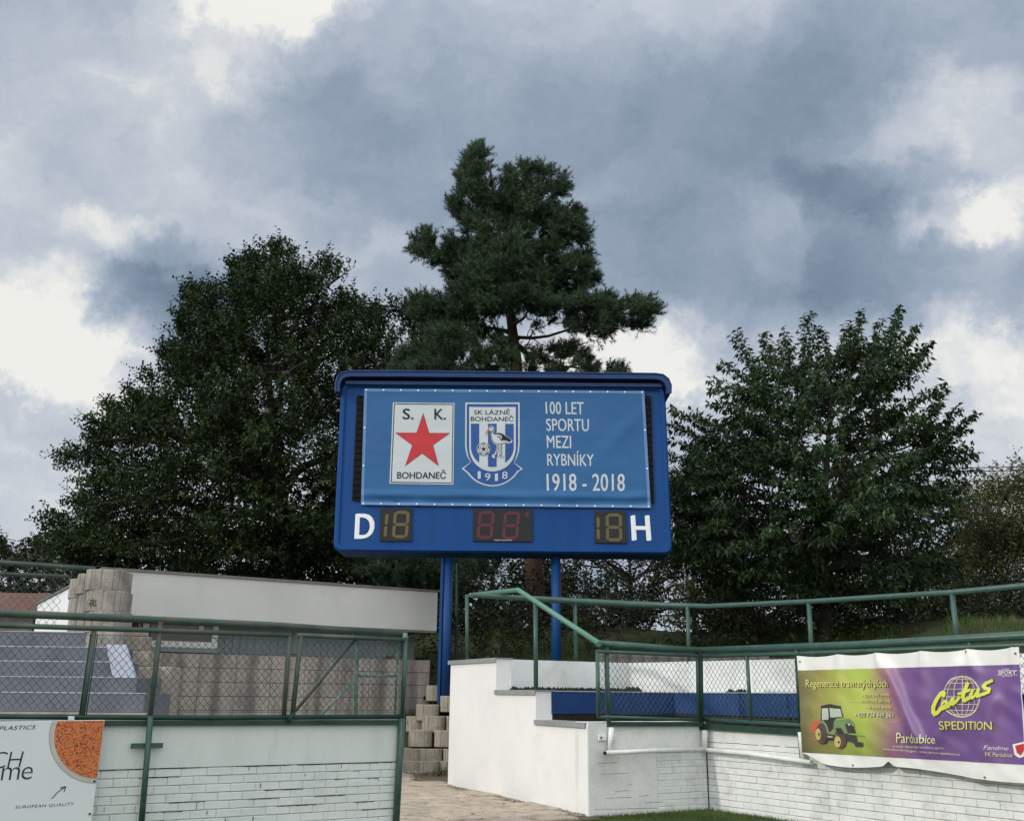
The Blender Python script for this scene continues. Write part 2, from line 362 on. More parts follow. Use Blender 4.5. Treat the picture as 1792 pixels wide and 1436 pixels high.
M['cream'] = mk('print_cream', (.66,.62,.42), (.62,.58,.38), 2, .5, 0, fine=0)
M['shadow_print'] = mk('print_shadow_brown', (.10,.09,.05), (.09,.08,.045), 2, .5, 0, fine=0)
M['cable'] = mk('black_cable', (.01,.01,.01), (.015,.015,.015), 2, .6)
M['glass'] = mk('dark_window_glass', (.010,.014,.012), (.02,.03,.025), 3, .12, 0, spec=.5)
M['pole'] = mk('galvanised_pole', (.28,.29,.28), (.22,.23,.22), 4, .5, metal=.4)
M['leaf_l'] = leafmat('dark_leaf', (.014,.028,.009), (.038,.066,.022), .25, c3=(.08,.085,.03))
M['leaf_c'] = leafmat('cherry_leaf', (.020,.042,.018), (.050,.090,.036), .28, .42, c3=(.11,.12,.035))
M['leaf_y'] = leafmat('yellowing_leaf', (.055,.065,.022), (.12,.125,.045), .3, c3=(.22,.17,.04))
M['leaf_d'] = leafmat('dull_leaf', (.018,.028,.014), (.045,.06,.028), .22, c3=(.13,.12,.03))  # dull leaf tone for thicket, shrubs and undergrowth
M['needle'] = leafmat('pine_needle', (.026,.050,.026), (.064,.104,.050), .12, .5)
M['grass'] = leafmat('grass_blade', (.045,.085,.020), (.10,.15,.04), .25, c3=(.17,.16,.06))

stain_and_rib_shade()
# ------------------------------------------------------------------ reference lines on the ground
Z3 = Vector((0, 0, 1))
WD = Vector((math.cos(.5474), math.sin(.5474), 0)); NW = Vector((WD.y, -WD.x, 0)); PL = Vector((-1.5, 11.89, 0))
RD = Vector((math.cos(1.0155), -math.sin(1.0155), 0)); NR = Vector((RD.y, -RD.x, 0)); PR = Vector((3.0, 14.08, 0))
class Surf:
    """vertical surface: origin, horizontal axis a, normal n towards the viewer side"""
    def __init__(s, P, a, n, disp=None): s.P = Vector(P); s.a = a; s.n = n; s.disp = disp
    def uv(s, px, py): p = onpl(px, py, s.P, s.n); return ((p-s.P).dot(s.a), p.z)
    def pt(s, a, z, off=0):
        d = s.disp(a, z) if s.disp else 0
        return s.P + s.a*a + Z3*(z - s.P.z) + s.n*(off+d)
    def px(s, x, y, off=0): return s.pt(*s.uv(x, y), off)
SL = Surf(PL, WD, NW); SR = Surf(PR, RD, NR)
# corner between the two walls
_t = (PR-PL).dot(NR)/WD.dot(NR); CORNER = PL + WD*_t
SL_END = SL.uv(700, 1300)[0]; SL_C0 = SL.uv(1028, 1340)[0]; SL_COR = (CORNER-PL).dot(WD); SR_COR = (CORNER-PR).dot(RD)
SR_END = SR.uv(1860, 1300)[0]+3.2
C0 = SL.pt(SL_C0, 0); C1 = onz(786, 1378, 0)
SDIR = (C1-C0).normalized(); SN = Vector((SDIR.y, -SDIR.x, 0))
if SN.dot(CAM-C0) < 0: SN = -SN
SS = Surf(C0, SDIR, SN)
print('corner', CORNER, 'C0', C0, 'C1', C1, 'SDIR', SDIR)

def rnd(a, b): return random.uniform(a, b)
def sstep(a, b, x):
    t = min(max((x-a)/(b-a), 0), 1); return t*t*(3-2*t)

# ------------------------------------------------------------------ ground
def bank(x, y):
    y0 = 21.1 + max(0, -x-2.2)*2.2
    y0 = min(y0, 34)
    if x > -.7: y0 = 19.0 - sstep(4, 14, x)*6
    base = .92 if x < -.7 else 1.95
    h = base*sstep(y0, y0+.35, y) + (3.25-base)*sstep(y0+(3.2 if x > -.7 else .3), y0+9.0, y)
    h += .12*mnoise.noise(Vector((x*.5, y*.5, 0)))*sstep(y0, y0+1, y)
    far = sstep(35, 70, y)
    return h*(1-far*.6) 
def grid_mesh(name, xs, ys, fn, mat, kind):
    v = np.array([(x, y, fn(x, y)) for y in ys for x in xs]); nx = len(xs)
    f = np.array([(j*nx+i, j*nx+i+1, (j+1)*nx+i+1, (j+1)*nx+i) for j in range(len(ys)-1) for i in range(nx-1)])
    o = bpy.data.objects.new(name, mesh(name, v, f, mat, True)); COL.objects.link(o); return tag(o, kind=kind)
M['ground'] = mk('grass_ground', (.05,.085,.022), (.09,.115,.035), 3, 1, .02, 30, dirt=(.10,.08,.045), dirt_amt=.5, dirt_scale=1.2, fine=.3)
M['bank'] = mk('grassy_bank', (.030,.055,.016), (.045,.048,.022), 1.1, 1, .03, 20, dirt=(.05,.035,.02), dirt_amt=.8, dirt_scale=1.0, fine=.35)
xs = np.concatenate([np.linspace(-900, -40, 8), np.linspace(-36, 36, 181), np.linspace(40, 900, 8)])
ys = np.concatenate([np.linspace(-400, -5, 8), np.linspace(-2, 16, 10), np.linspace(16.3, 40, 110), np.linspace(42, 1200, 14)])
g = grid_mesh('ground', xs, ys, lambda x, y: bank(x, y) if y > 16 and abs(x) < 300 else 0.0, M['bank'], 'structure')
gp = MB()
v = [Vector((-30, -10, .012)), Vector((30, -10, .012)), Vector((30, 18.0, .012)), Vector((-30, 20.9, .012))]
me = mesh('lawn', v, [(0, 1, 2, 3)], M['ground']); lawn = bpy.data.objects.new('lawn', me); COL.objects.link(lawn); tag(lawn, kind='structure')

# ------------------------------------------------------------------ paved path with stone slabs
path = MB()
a0, a1 = SL_END-.25, SL_C0+1.2
def gpt(a, b, z=0): return PL + WD*a - NW*b + Z3*z      # b = distance behind the wall line
path.prism([gpt(SL_END-1.2, -.30, .016), gpt(SL_C0+.0, -.30, .016), gpt(SL_C0+3.2, 9, .016), gpt(SL_END-3.2, 12, .016)], Z3*.012)
pth = path.build('path', M['soil']); tag(pth, kind='structure')
def slab_mesh(w, d, k):
    random.seed(k); b = MB(); n = 6; P = []
    for (x, y) in ((-1,-1),(0,-1),(1,-1),(1,0),(1,1),(0,1),(-1,1),(-1,0)):
        P.append(Vector((x*w/2+rnd(-.015,.015), y*d/2+rnd(-.012,.012), 0)))
    ins = [p*.965 + Z3*.035 + Z3*rnd(0, .003) for p in P]; P2 = [p+Z3*.026 for p in P]
    m = len(P); b.add(P+P2+ins, [(i,(i+1)%m,(i+1)%m+m,i+m) for i in range(m)]+[(i+m,(i+1)%m+m,(i+1)%m+2*m,i+2*m) for i in range(m)]+[tuple(range(2*m,3*m))])
    return mesh('slab', b.v, b.f, M['slab'])
slabs = [slab_mesh(.555, .435, k) for k in range(5)]
rzW = math.atan2(WD.y, WD.x)
random.seed(5)
for j in range(18):
    for i in range(12):
        a = SL_END-.9 + i*.59 + (.28 if j % 2 else 0) - j*.10; b = -.06 + j*.465
        p = gpt(a, b, .022 + rnd(-.004, .006))
        if (p-C0).dot(SN) < .10 and b > -.2: continue
        if j < 1 and a > SL_C0-.45: continue
        if p.y > 20.6: continue
        o = inst('paving_stone', random.choice(slabs), p, pth, rzW + rnd(-.02, .02) + random.choice((0, math.pi)))
        o.rotation_euler.x = rnd(-.008, .008); o.rotation_euler.y = rnd(-.008, .008)

# ------------------------------------------------------------------ bricks
def brick_mesh(L, H, D, k, mat):
    random.seed(k); b = MB(); c = .006
    w, h = L/2, H/2
    F = [(-w+c+rnd(0,.003), -D, -h+c), (w-c, -D-rnd(0,.002), -h+c+rnd(0,.003)), (w-c-rnd(0,.003), -D, h-c), (-w+c, -D-rnd(0,.002), h-c-rnd(0,.003))]
    B = [(-w, -D+c, -h), (w, -D+c, -h), (w, -D+c, h), (-w, -D+c, h)]; C = [(-w, 0, -h), (w, 0, -h), (w, 0, h), (-w, 0, h)]
    q = lambda o: [(o+i, o+(i+1)%4, o+4+(i+1)%4, o+4+i) for i in range(4)]
    b.add(F+B+C, [(0,1,2,3)] + q(0) + q(4))
    me = mesh('brick', b.v, b.f, mat); bm = bmesh.new(); bm.from_mesh(me); bmesh.ops.recalc_face_normals(bm, faces=bm.faces)
    bm.to_mesh(me); bm.free(); return me
BR_L, BR_H = .262, .0825
def brick_field(S, a0, a1, z0, rows, mat, parent, seed, keep=lambda a, z: True, offs=0.0, rz=0, L=BR_L, H=BR_H, gap=.005, D=.011, gx=None):
    gx = gap if gx is None else gx
    full = [brick_mesh(L-gx, H-gap, D, seed+k, mat) for k in range(4)]; halves = {}
    random.seed(seed); dv = math.atan2(S.a.y, S.a.x)
    for r in range(rows):
        z = z0 + H*(r+.5); a = a0 - (L/2 if r % 2 else 0)
        while a < a1-.02:
            lo, hi = max(a, a0), min(a+L, a1); w = hi-lo
            if w > .05 and keep((lo+hi)/2, z):
                if abs(w-L) < .01: me = random.choice(full)
                else:
                    k = round(w, 2)
                    if k not in halves: halves[k] = brick_mesh(w-gx, H-gap, D, seed+9, mat)
                    me = halves[k]
                o = inst('brick', me, S.pt((lo+hi)/2, z, offs + rnd(-.0035, .0025)), parent, dv + rnd(-.004,.004))
                o.rotation_euler.y = rnd(-.006, .006)
            a += L

def wall_body(S, a0, a1, zb, zt, thick, front, mat, root, name='wall_body'):
    """solid wall, its front face at offset front"""
    b = MB(); b.prism([S.pt(a0, zb, front), S.pt(a1, zb, front), S.pt(a1, zt, front), S.pt(a0, zt, front)], -S.n*thick)
    return b.build(name, mat, root)

# ---- left front wall
ZT_L = SL.uv(700, 1258)[1]; Z_BR = SL.uv(400, 1341)[1]
print('left wall top', ZT_L, 'brick top', Z_BR, 'rail', SL.uv(0,1074)[1], SL.uv(710,1107)[1], 'base check', SL.uv(1028,1421)[1], SR.uv(1300,1425)[1])
aL0 = SL.uv(-120, 1300)[0]-3.2
lw = thing('parapet_wall', SL.pt(SL_END-1, 0), 'white painted front wall with brick courses below the left mesh fence', 'wall')
wall_body(SL, aL0, SL_END, -.2, Z_BR, .24, -.018, M['mortar'], lw, 'mortar_bed')
rows = int(Z_BR/BR_H)
brick_field(SL, SL.uv(120,1400)[0], SL_END-.012, Z_BR-rows*BR_H, rows, M['brick_g'], lw, 11, offs=-.014, gx=.0015, gap=.004, D=.014)
b = MB(); b.prism([SL.pt(aL0, Z_BR, .004), SL.pt(SL_END, Z_BR+.004, .004), SL.pt(SL_END, ZT_L, .004), SL.pt(aL0, ZT_L, .004)], -NW*.262)
b.build('render_panel', M['white_green'], lw, bevel=.006)
b = MB(); random.seed(17)
for i in range(46):
    r_ = random.randrange(rows+1); z = Z_BR - r_*BR_H + (.0 if r_ else .001); a = rnd(SL.uv(165,1400)[0], SL_END-.25); w_ = rnd(.05, .45)*(1.6 if r_ == 0 else 1)
    a2 = min(a+w_, SL_END-.03); zz = z
    while a < a2:
        s_ = rnd(.03, .09); b.bar(SL.pt(a, zz, .0015), SL.pt(min(a+s_, a2), zz+rnd(-.0025,.0025), .0015), .003, rnd(.003, .0085)); a += s_
for i in range(14):
    r_ = random.randrange(rows); a = rnd(SL.uv(165,1400)[0], SL_END-.1); z = Z_BR-(r_+.1)*BR_H; b.bar(SL.pt(a, z, .0015), SL.pt(a+rnd(-.01,.01), z-rnd(.02,.07), .0015), .003, rnd(.003,.008), up=WD)
b.build('crack', M['moss'], lw)
b = MB(); b.prism([SL.pt(SL_END-.002, -.1, -.012), SL.pt(SL_END+.035, -.1, -.012), SL.pt(SL_END+.035, ZT_L-.02, -.012), SL.pt(SL_END-.002, ZT_L-.02, -.012)], -NW*.2)
b.build('end_strip', M['white'], lw)
# ---- right front wall: front section beside the stairs
ZT_R = SL.uv(1130, 1262)[1]
fw = thing('front_wall', CORNER, 'white front wall left of the corner with a pipe across it', 'wall')
pa = SL.uv(1150, 1380)[0]; zpan = SL.uv(1150, 1312)[1]
b = MB(); b.prism([SL.pt(SL_C0+.02, -.2, .003), SL.pt(pa, -.2, .003), SL.pt(pa, ZT_R, .003), SL.pt(SL_C0+.02, ZT_R, .003)], -NW*.3); b.build('render_panel', M['white'], fw)
b = MB(); b.prism([SL.pt(pa, zpan-.03, 0.001), SL.pt(SL_COR, zpan-.03, .001), SL.pt(SL_COR, ZT_R-.002, .001), SL.pt(pa, ZT_R-.002, .001)], -NW*.3); b.build('render_panel', M['white'], fw)
wall_body(SL, pa, SL_COR, -.2, zpan-.03, .28, -.0075, M['brick_w'], fw, 'mortar_bed')
brick_field(SL, pa+.01, SL_COR-.01, 0.0, int((zpan-.03)/BR_H), M['brick_w'], fw, 21, offs=-.0085, gx=.002, gap=.004)
# thin cracks following buried courses
b = MB(); random.seed(3)
for (x0, x1, y) in ((1046,1080,1334),(1052,1100,1353),(1098,1106,1372),(1076,1100,1383),(1060,1105,1395),(1040,1150,1414),(1118,1135,1391),(1128,1160,1403)):
    p, q = SL.px(x0, y+1, .0015), SL.px(x1, y-1, .0015); b.bar(p, (p+q)/2+Z3*rnd(-.004,.004), .004, .004); b.bar((p+q)/2, q, .004, .005)
b.build('crack', M['moss'], fw)
# ---- right wall running towards the camera
rw = thing('brick_wall', SR.pt(SR_COR+2, 0), 'white painted brick wall under the hanging advertising banner', 'wall')
zr0 = SR.uv(1300, 1330)[1]
H2 = (SR.uv(1520,1343)[1])
nrow = 10
wall_body(SR, SR_COR, SR_END, -.2, nrow*BR_H, .28, -.014, M['mortar'], rw, 'mortar_bed')
brick_field(SR, SR_COR+.01, SR_END-2.2, 0.0, nrow, M['brick_w'], rw, 31, offs=-.0105, gx=.003)
ZT_R2 = SR.uv(1300, 1272)[1]
b = MB(); b.prism([SR.pt(SR_COR, nrow*BR_H+.003, .001), SR.pt(SR_END, nrow*BR_H+.003, .001), SR.pt(SR_END, ZT_R2, .001), SR.pt(SR_COR, ZT_R2, .001)], -NR*.3)
b.build('render_panel', M['white'], rw)
b = MB(); z1 = SR.uv(1300, 1301)[1]
aa = SR_COR+.05
while aa < SR_END-.4:
    b.bar(SR.pt(aa, z1+rnd(-.003,.003), .002), SR.pt(aa+.3, z1+rnd(-.003,.003), .002), .004, .006); aa += .3+rnd(.0,.1)
b.build('crack', M['moss'], rw)

# ------------------------------------------------------------------ stepped side wall
def sa(px, py): return SS.uv(px, py)
t3, z3 = sa(868, 1155); t2, z2 = sa(937, 1207); t1, z1s = sa(1024, 1262); tE = sa(785, 1300)[0]
z3 = sa(800, 1156)[1]; z2 = sa(890, 1208)[1]; z1s = sa(985, 1263)[1]
print('side', t1, t2, t3, tE, 'z', z1s, z2, z3)
TH = .28
sw = thing('stepped_wall', SS.pt(1.5, 0), 'bright white stepped side wall of the stand with grey metal copings', 'wall')
def sprof(pts, name, mat, off, th, bev=.012):
    b = MB(); b.prism([SS.pt(a, z, off) for a, z in pts], -SN*th); return b.build(name, mat, sw, bevel=bev, seg=2)
sh_ = TH/abs(WD.dot(SN))*WD.dot(SDIR)
pr_ = [(0, -.2), (tE, -.2), (tE, z3), (t3, z3), (t3, z2), (t2, z2), (t2, z1s), (0, z1s)]; k_ = len(pr_); b = MB()
b.add([SS.pt(a, z, 0) for a, z in pr_] + [SS.pt(a if a else sh_, z, -TH) for a, z in pr_], [tuple(reversed(range(k_))), tuple(range(k_, 2*k_))] + [(i, (i+1) % k_, (i+1) % k_ + k_, i+k_) for i in range(k_)])
b.build('wall_body', M['white_fresh'], sw, bevel=.010, seg=2)
for (p, q, z, nm) in ((t3-.03, tE+.06, z3, 0), (t2-.03, t3-.003, z2, 0), (.02, t2-.003, z1s, 0)):
    b = MB(); b.prism([SS.pt(p, z+.003, .025), SS.pt(q, z+.003, .025), SS.pt(q, z+.012, .025), SS.pt(p, z+.012, .025)], -SN*(TH+.03))
    b.prism([SS.pt(p, z-.055, .028), SS.pt(q, z-.055, .028), SS.pt(q, z+.013, .028), SS.pt(p, z+.013, .028)], -SN*.012)
    b.build('coping', M['cope'], sw)

# ------------------------------------------------------------------ terraces of the right stand
def col_dir(px): d = ray(px, 1200); return Vector((d.x, d.y, 0)).normalized()
def hit_col(P, a, px):
    d = col_dir(px); n = Vector((-d.y, d.x, 0)); o = Vector((0, 0, 0)); t = -(P-o).dot(n)/a.dot(n); return P + a*t
B0 = SS.pt(t2, 0, -TH+.02); B1 = hit_col(B0, WD, 1178); B2 = B1 + RD*11
G0 = SS.pt(t3, 0, -TH+.02); G1 = hit_col(G0, WD, 1100); G2 = G1 + (RD*.985+Vector((.1,.1,0))).normalized()*12.5
print('B1', B1, 'G1', G1)
F0 = SS.pt(.35, 0, -TH+.02); F1 = CORNER - NW*.30 - NR*.30; F2 = CORNER + RD*11 - NR*.30
ZB, ZW = z2-.005, z3-.02      # tread heights
Z_T1 = z1s-.10
st = thing('grandstand_terrace', B1, 'low concrete grandstand with blue and white painted risers behind the fence', 'grandstand')
def tier(P0, P1, P2, zb, zt, back, name, mat, depth=1.2):
    b = MB()
    for (A, Bq, n) in ((P0, P1, -NW), (P1, P2, -NR)):
        b.prism([A+Z3*zb, Bq+Z3*zb, Bq+Z3*zt, A+Z3*zt], n*depth)
    return b.build(name, mat, st)
def lip(P0, P1, P2, z, mat, w, h, name, out=.0):
    b = MB()
    for (A, Bq, n) in ((P0, P1, NW), (P1, P2, NR)):
        b.prism([A+n*out+Z3*z, Bq+n*out+Z3*z, Bq+n*out+Z3*(z+h), A+n*out+Z3*(z+h)], -n*w)
    return b.build(name, mat, st)
b = MB(); q = [F0, F1, F2, F2+Vector((3,3,0)), B2, B1, B0]
b.prism([p+Z3*(-.1) for p in (F0, F1, B1-NW*.4, B0-NW*.4)], Z3*(Z_T1+.1)); b.prism([p+Z3*-.1 for p in (F1, F2, B2, B1-NW*.4)], Z3*(Z_T1+.098))
b.build('lower_tread', M['conc_dark'], st)
tier(B0, B1, B2, -.1, ZB, 1, 'base_block', M['moss'])  # near-black lower face: grime plus painted-in shade under the blue band
lip(B0, B1, B2, ZB-.31, M['blue_wall'], .05, .303, 'blue_riser', .012)
lip(B0, B1, B2, ZB-.002, M['nosing'], .9, .012, 'tread_edge', .02)
tier(G0, G1, G2, -.1, ZW-.004, 1, 'base_block', M['conc_dark'], .5)
lip(G0, G1, G2, ZB+.012, M['white'], .06, ZW-ZB, 'white_riser', .012)
# crumbly moss along the foot of the risers
def moss_strip(A, Bq, z, n, cnt, name, hmax, par=st, mat='moss', wid=.06):
    b = MB(); L = (Bq-A).length; d = (Bq-A).normalized()
    for i in range(cnt):
        t = rnd(0, L); r = rnd(.4, 1)*hmax; p = A + d*t + n*(.02+rnd(0, wid)) + Z3*(z)
        k = 6; top = p + Z3*r + n*rnd(-.01,.02)
        ring = [p + (d*math.cos(6.283*j/k) + n*math.sin(6.283*j/k))*rnd(.03, .07) for j in range(k)]
        b.add(ring+[top], [(j, (j+1)%k, k) for j in range(k)])
    o = b.build(name, M[mat], par); o['kind'] = 'stuff'; return o
random.seed(8)
moss_strip(G0, G1, ZB+.01, NW, 260, 'moss', .075)
moss_strip(B0+WD*.0, B1, Z_T1, NW, 260, 'moss', .07)
moss_strip(G1, G1+RD*.35, ZB+.01, NR, 20, 'moss', .10)
moss_strip(G1+RD*2.4, G1+RD*2.8, ZB+.01, NR, 20, 'moss', .06)

# ------------------------------------------------------------------ low retaining wall of grey blocks at the foot of the bank
def block_mesh(name, w, d, h, mat, facets=7, seed=1):
    """concrete planter block: rounded front with vertical grooves, open top filled with soil"""
    random.seed(seed); pts = []; n = facets
    q_ = lambda a, s: (-math.copysign(abs(math.cos(a))**.62, math.cos(a))*w/2*s, -(math.sin(a)**.62)*d*.5*s)
    for i in range(n):
        am = math.pi*i/n
        pts.append(q_(am, .955)); pts += [q_(math.pi*(i+t)/n, 1) for t in (.05, .28, .5, .72, .95)]
    pts.append((w/2*.965, 0)); pts += [(w/2, d*.45), (-w/2, d*.45)]
    m = len(pts); rg = lambda s, z: [Vector((x*s, y*s, z)) for x, y in pts]
    V = rg(.985, 0)+rg(1, .012)+rg(1, h-.014)+rg(.975, h)+rg(.80, h)+rg(.78, h-.05)
    Fc = [tuple(reversed(range(m)))]
    for k in range(5): Fc += [(k*m+i, k*m+(i+1)%m, (k+1)*m+(i+1)%m, (k+1)*m+i) for i in range(m)]
    Fc.append(tuple(range(5*m, 6*m)))
    return mesh(name, V, Fc, mat)
rt = thing('retaining_wall', Vector((5.2, 18.3, 1.9)), 'row of dark grey concrete blocks along the foot of the grassy bank', 'retaining wall')
bm_r = block_mesh('wall_block', .36, .30, .40, M['conc_dark'], 5)
p0 = at(1062, 1160, 18.6); p1 = at(1330, 1168, 19.4)
for i in range(13):
    p = p0.lerp(p1, i/12.); inst('wall_block', bm_r, Vector((p.x, p.y, 1.86+rnd(-.012,.012))), rt, rnd(-.05,.05))
# ------------------------------------------------------------------ block wall beside the path, under the left blue post
pw = thing('planter_block_wall', Vector((-1.7,20.6,0)), 'stacked tan grooved planter blocks at the end of the paved path', 'retaining wall')
bm_t = [block_mesh('planter_block', .485, .48, .318, M['conc_tan'], 7, k) for k in range(3)]
base = onz(745, 1352, 0); Yb = base.y
print('block wall Y', Yb)
rowsP = [ (1345, [(717,1),(749,1),(790,1)], .10, .17), (1337,[(715,1),(752,1),(795,1)], .05,1), (1307,[(734,1),(779,1)],.0,1),(1281,[(722,0),(757,1),(800,1)],.0,1)]
zrow = 0
for k, (yy, cols, dz, s) in enumerate(rowsP):
    Y = Yb + .13*k
    zz = at(745, [1361, 1339, 1306, 1281][k], Y).z
    for (x, kind) in cols:
        p = at(x, yy, Y); Pz = Vector((p.x, Y+.22, zz))
        o = inst('planter_block', random.choice(bm_t), Pz, pw, rnd(-.04,.04))
        if kind == 0: o.scale = (.8, .8, .95); o.location.y += .35
for (x, y, Y, w) in ((765,1224,Yb+1.5,.4),(788,1224,Yb+1.55,.4),(748,1258,Yb+.9,.42),(790,1243,Yb+.9,.42)):
    p = at(x, y, Y); inst('planter_block', bm_t[0], Vector((p.x, Y, p.z-.02)), pw, .1)
b = MB(); random.seed(4)
for i in range(1500):   # crumbled mortar and leaves at the foot of the stepped wall and blocks
    t = rnd(0, tE+.2); w = rnd(0, .26)**1.0; p = SS.pt(t, .035, .02+w*rnd(.2,1)); r = rnd(.006, .026)
    b.add([p+Vector((r,0,0)), p+Vector((0,r*.8,0)), p+Vector((-r,0,0)), p+Vector((0,-r,0)), p+Z3*r*1.1], [(0,1,4),(1,2,4),(2,3,4),(3,0,4)])
for i in range(420):   # litter caught in the paving joints
    aa, bb = rnd(SL_END-.8, SL_C0+.6), random.randrange(17)*.465-.06+.2325+rnd(-.03,.03); p = gpt(aa, bb, .055)
    if (p-C0).dot(SN) < .05 or p.y > 20.4 or bb < 0: continue
    r = rnd(.006, .022); b.add([p+WD*r*2, p+NW*r*.6, p-WD*r*2, p-NW*r*.6, p+Z3*r*.6], [(0,1,4),(1,2,4),(2,3,4),(3,0,4)])
for i in range(170):
    p = at(rnd(700, 800), rnd(1352, 1366), Yb-.1); p.z = .035; p.y = Yb - rnd(0, .5); r = rnd(.01, .028)
    b.add([p+Vector((r,0,0)), p+Vector((0,r*.8,0)), p+Vector((-r,0,0)), p+Vector((0,-r,0)), p+Z3*r*.9], [(0,1,4),(1,2,4),(2,3,4),(3,0,4)])
o = b.build('gravel', mk('rubble', (.36,.32,.26), (.17,.145,.11), 30, 1, .004, 60, lo=.4, hi=.6, island=.4)); tag(o, 'crumbled soil and grit along the foot of the stepped wall', 'gravel', kind='stuff')

# ------------------------------------------------------------------ tube fences
def Tb(S, pts, r, name, mat, par, off=0, n=10):
    b = MB(); P = [S.px(x, y, off) for x, y in pts]
    if pts[0][0] < -60: P[0] = P[0]+(P[0]-P[1]).normalized()*3.2      # runs on past the edge of the view
    if pts[-1][0] > 1850: P[-1] = P[-1]+(P[-1]-P[-2]).normalized()*3.2
    b.tube(P, r, n); return b.build(name, mat, par, smooth=True)
def chain(S, quad, par, cell=(.075,.085), r=.0033, name='chain_link', off=0):
    """woven wire mesh clipped to a quad of picture corners TL TR BR BL on surface S"""
    uv = [S.uv(*q) for q in quad]; (a0,za),(a1,zb),(a2,zc),(a3,zd) = uv
    A0, A1 = (a0+a3)/2, (a1+a2)/2; b = MB()
    top = lambda a: za+(zb-za)*(a-a0)/(a1-a0); bot = lambda a: zd+(zc-zd)*(a-a3)/(a2-a3)
    cw, ch = cell; zlo = min(zc, zd)-.01; zhi = max(za, zb)+.01; H = zhi-zlo; sl = ch/cw
    for s in (1, -1):
        k = A0-H/sl-cw
        while k < A1+H/sl+cw:
            # steps of half a cell so wires bend over each other
            pts = []; nst = int(H/(ch/2))+1
            for i in range(nst+1):
                z = zlo+min(i*ch/2, H); a = k + s*(z-zlo)/sl
                if A0 <= a <= A1 and bot(a) <= z <= top(a): pts.append(S.pt(a + s*.004*((i%2)*2-1), z, off+.005*(s*((i%2)*2-1))))
                elif len(pts) > 1: b.tube(pts, r, 3, False); pts = []
                else: pts = []
            if len(pts) > 1: b.tube(pts, r, 3, False)
            k += cw
    b.tube([S.pt(A0, top(A0)-.015, off), S.pt(A1, top(A1)-.015, off)], r*1.1, 4); b.tube([S.pt(A0, bot(A0)+.02, off), S.pt(A1, bot(A1)+.02, off)], r*1.1, 4)
    o = b.build(name, M['wire'], par); o['kind'] = 'stuff'; return o
# left fence
lf = thing('mesh_fence', SL.pt(SL_END-2, ZT_L), 'weathered green tube and chain link fence on top of the left wall', 'fence')
GO = 'green_old'
Tb(SL, [(-120,1067),(240,1082.5),(480,1093.5),(712,1109)], .040, 'top_rail', M[GO], lf, off=-.02)
Tb(SL, [(-120,1090),(250,1102),(508,1111.5)], .027, 'panel_rail', M[GO], lf, off=.03)
Tb(SL, [(519,1111),(712,1119.5)], .027, 'panel_rail', M[GO], lf, off=.03)
Tb(SL, [(-120,1252.5),(350,1255),(703,1253)], .026, 'bottom_rail', M['green_dark'], lf, off=.03)
b = MB(); b.prism([SL.px(178,1260,.05), SL.px(700,1259.5,.05), SL.px(700,1267,.05), SL.px(178,1269,.05)], -NW*.04)
b.prism([SL.px(-120,1259,.05), SL.px(178,1260,.05), SL.px(178,1269,.05), SL.px(-120,1269,.05)], -NW*.04); b.build('angle_bar', M['green_dark'], lf)
b = MB(); b.prism([SL.pt(aL0, ZT_L, .03), SL.pt(SL_END, ZT_L, .03), SL.pt(SL_END, ZT_L+.012, .03), SL.pt(aL0, ZT_L+.012, .03)], -NW*.27); b.build('cap_strip', M['pipe_w'], lf)
for (pts, r, mt, of) in (([(164,1104),(143,1252)], .025, GO, .03), ([(280,1094),(262,1252)], .027, GO, .02),
        ([(505,1112),(495,1253)], .026, GO, .03), ([(525,1112),(510,1253)], .028, GO, .03), ([(708,1118),(702,1254)], .028, 'green', .03)):
    Tb(SL, pts, r, 'fence_post', M[mt], lf, of)
Tb(SL, [(260,1252),(252,1346),(243,1450)], .030, 'support_post', M['green'], lf, .09)
Tb(SL, [(700,1256),(695,1346),(689,1450)], .040, 'support_post', M['green'], lf, .05)
b = MB(); p = SL.px(255, 1303.5, .055); b.box(p, .31, .02, .05, WD); b.build('bracket', M['green'], lf)
Tb(SL, [(158,1108),(138,1250)], .006, 'frame_wire', M['green_dark'], lf, .03, 6); Tb(SL, [(170,1108),(150,1250)], .006, 'frame_wire', M['green_dark'], lf, .03, 6)
Tb(SL, [(625,1117),(519,1244)], .020, 'brace', M[GO], lf, -.05)
Tb(SL, [(500,1262),(512,1246)], .020, 'brace', M['green_dark'], lf, .06)
Tb(SL, [(622,1110),(704,1113)], .020, 'gate_rail', M['green_pale'], lf, -.06)
Tb(SL, [(629,1118),(626,1251)], .023, 'gate_post', M['green_pale'], lf, -.06)
Tb(SL, [(630,1182),(697,1182)], .016, 'gate_rail', M['green_pale'], lf, -.06)
Tb(SL, [(628,1188),(567,1250)], .014, 'brace', M['green_pale'], lf, -.07)
Tb(SL, [(700,1122),(694,1252)], .015, 'gate_post', M['green_pale'], lf, -.05)
Tb(SL, [(509,1144),(521,1145)], .006, 'clip', M['green_dark'], lf, .03, 6); Tb(SL, [(504,1224),(516,1225)], .006, 'clip', M['green_dark'], lf, .03, 6)
Tb(SL, [(281,1088),(280,1100)], .03, 'saddle', M['rust'], lf, .0); Tb(SL, [(708,1107),(708,1122)], .035, 'saddle', M['green_pale'], lf, .0)
chain(SL, [(-120,1097),(160,1108),(139,1248),(-120,1247)], lf); chain(SL, [(171,1108),(503,1117),(493,1249),(149,1249)], lf); chain(SL, [(530,1117),(704,1124),(698,1249),(515,1250)], lf)
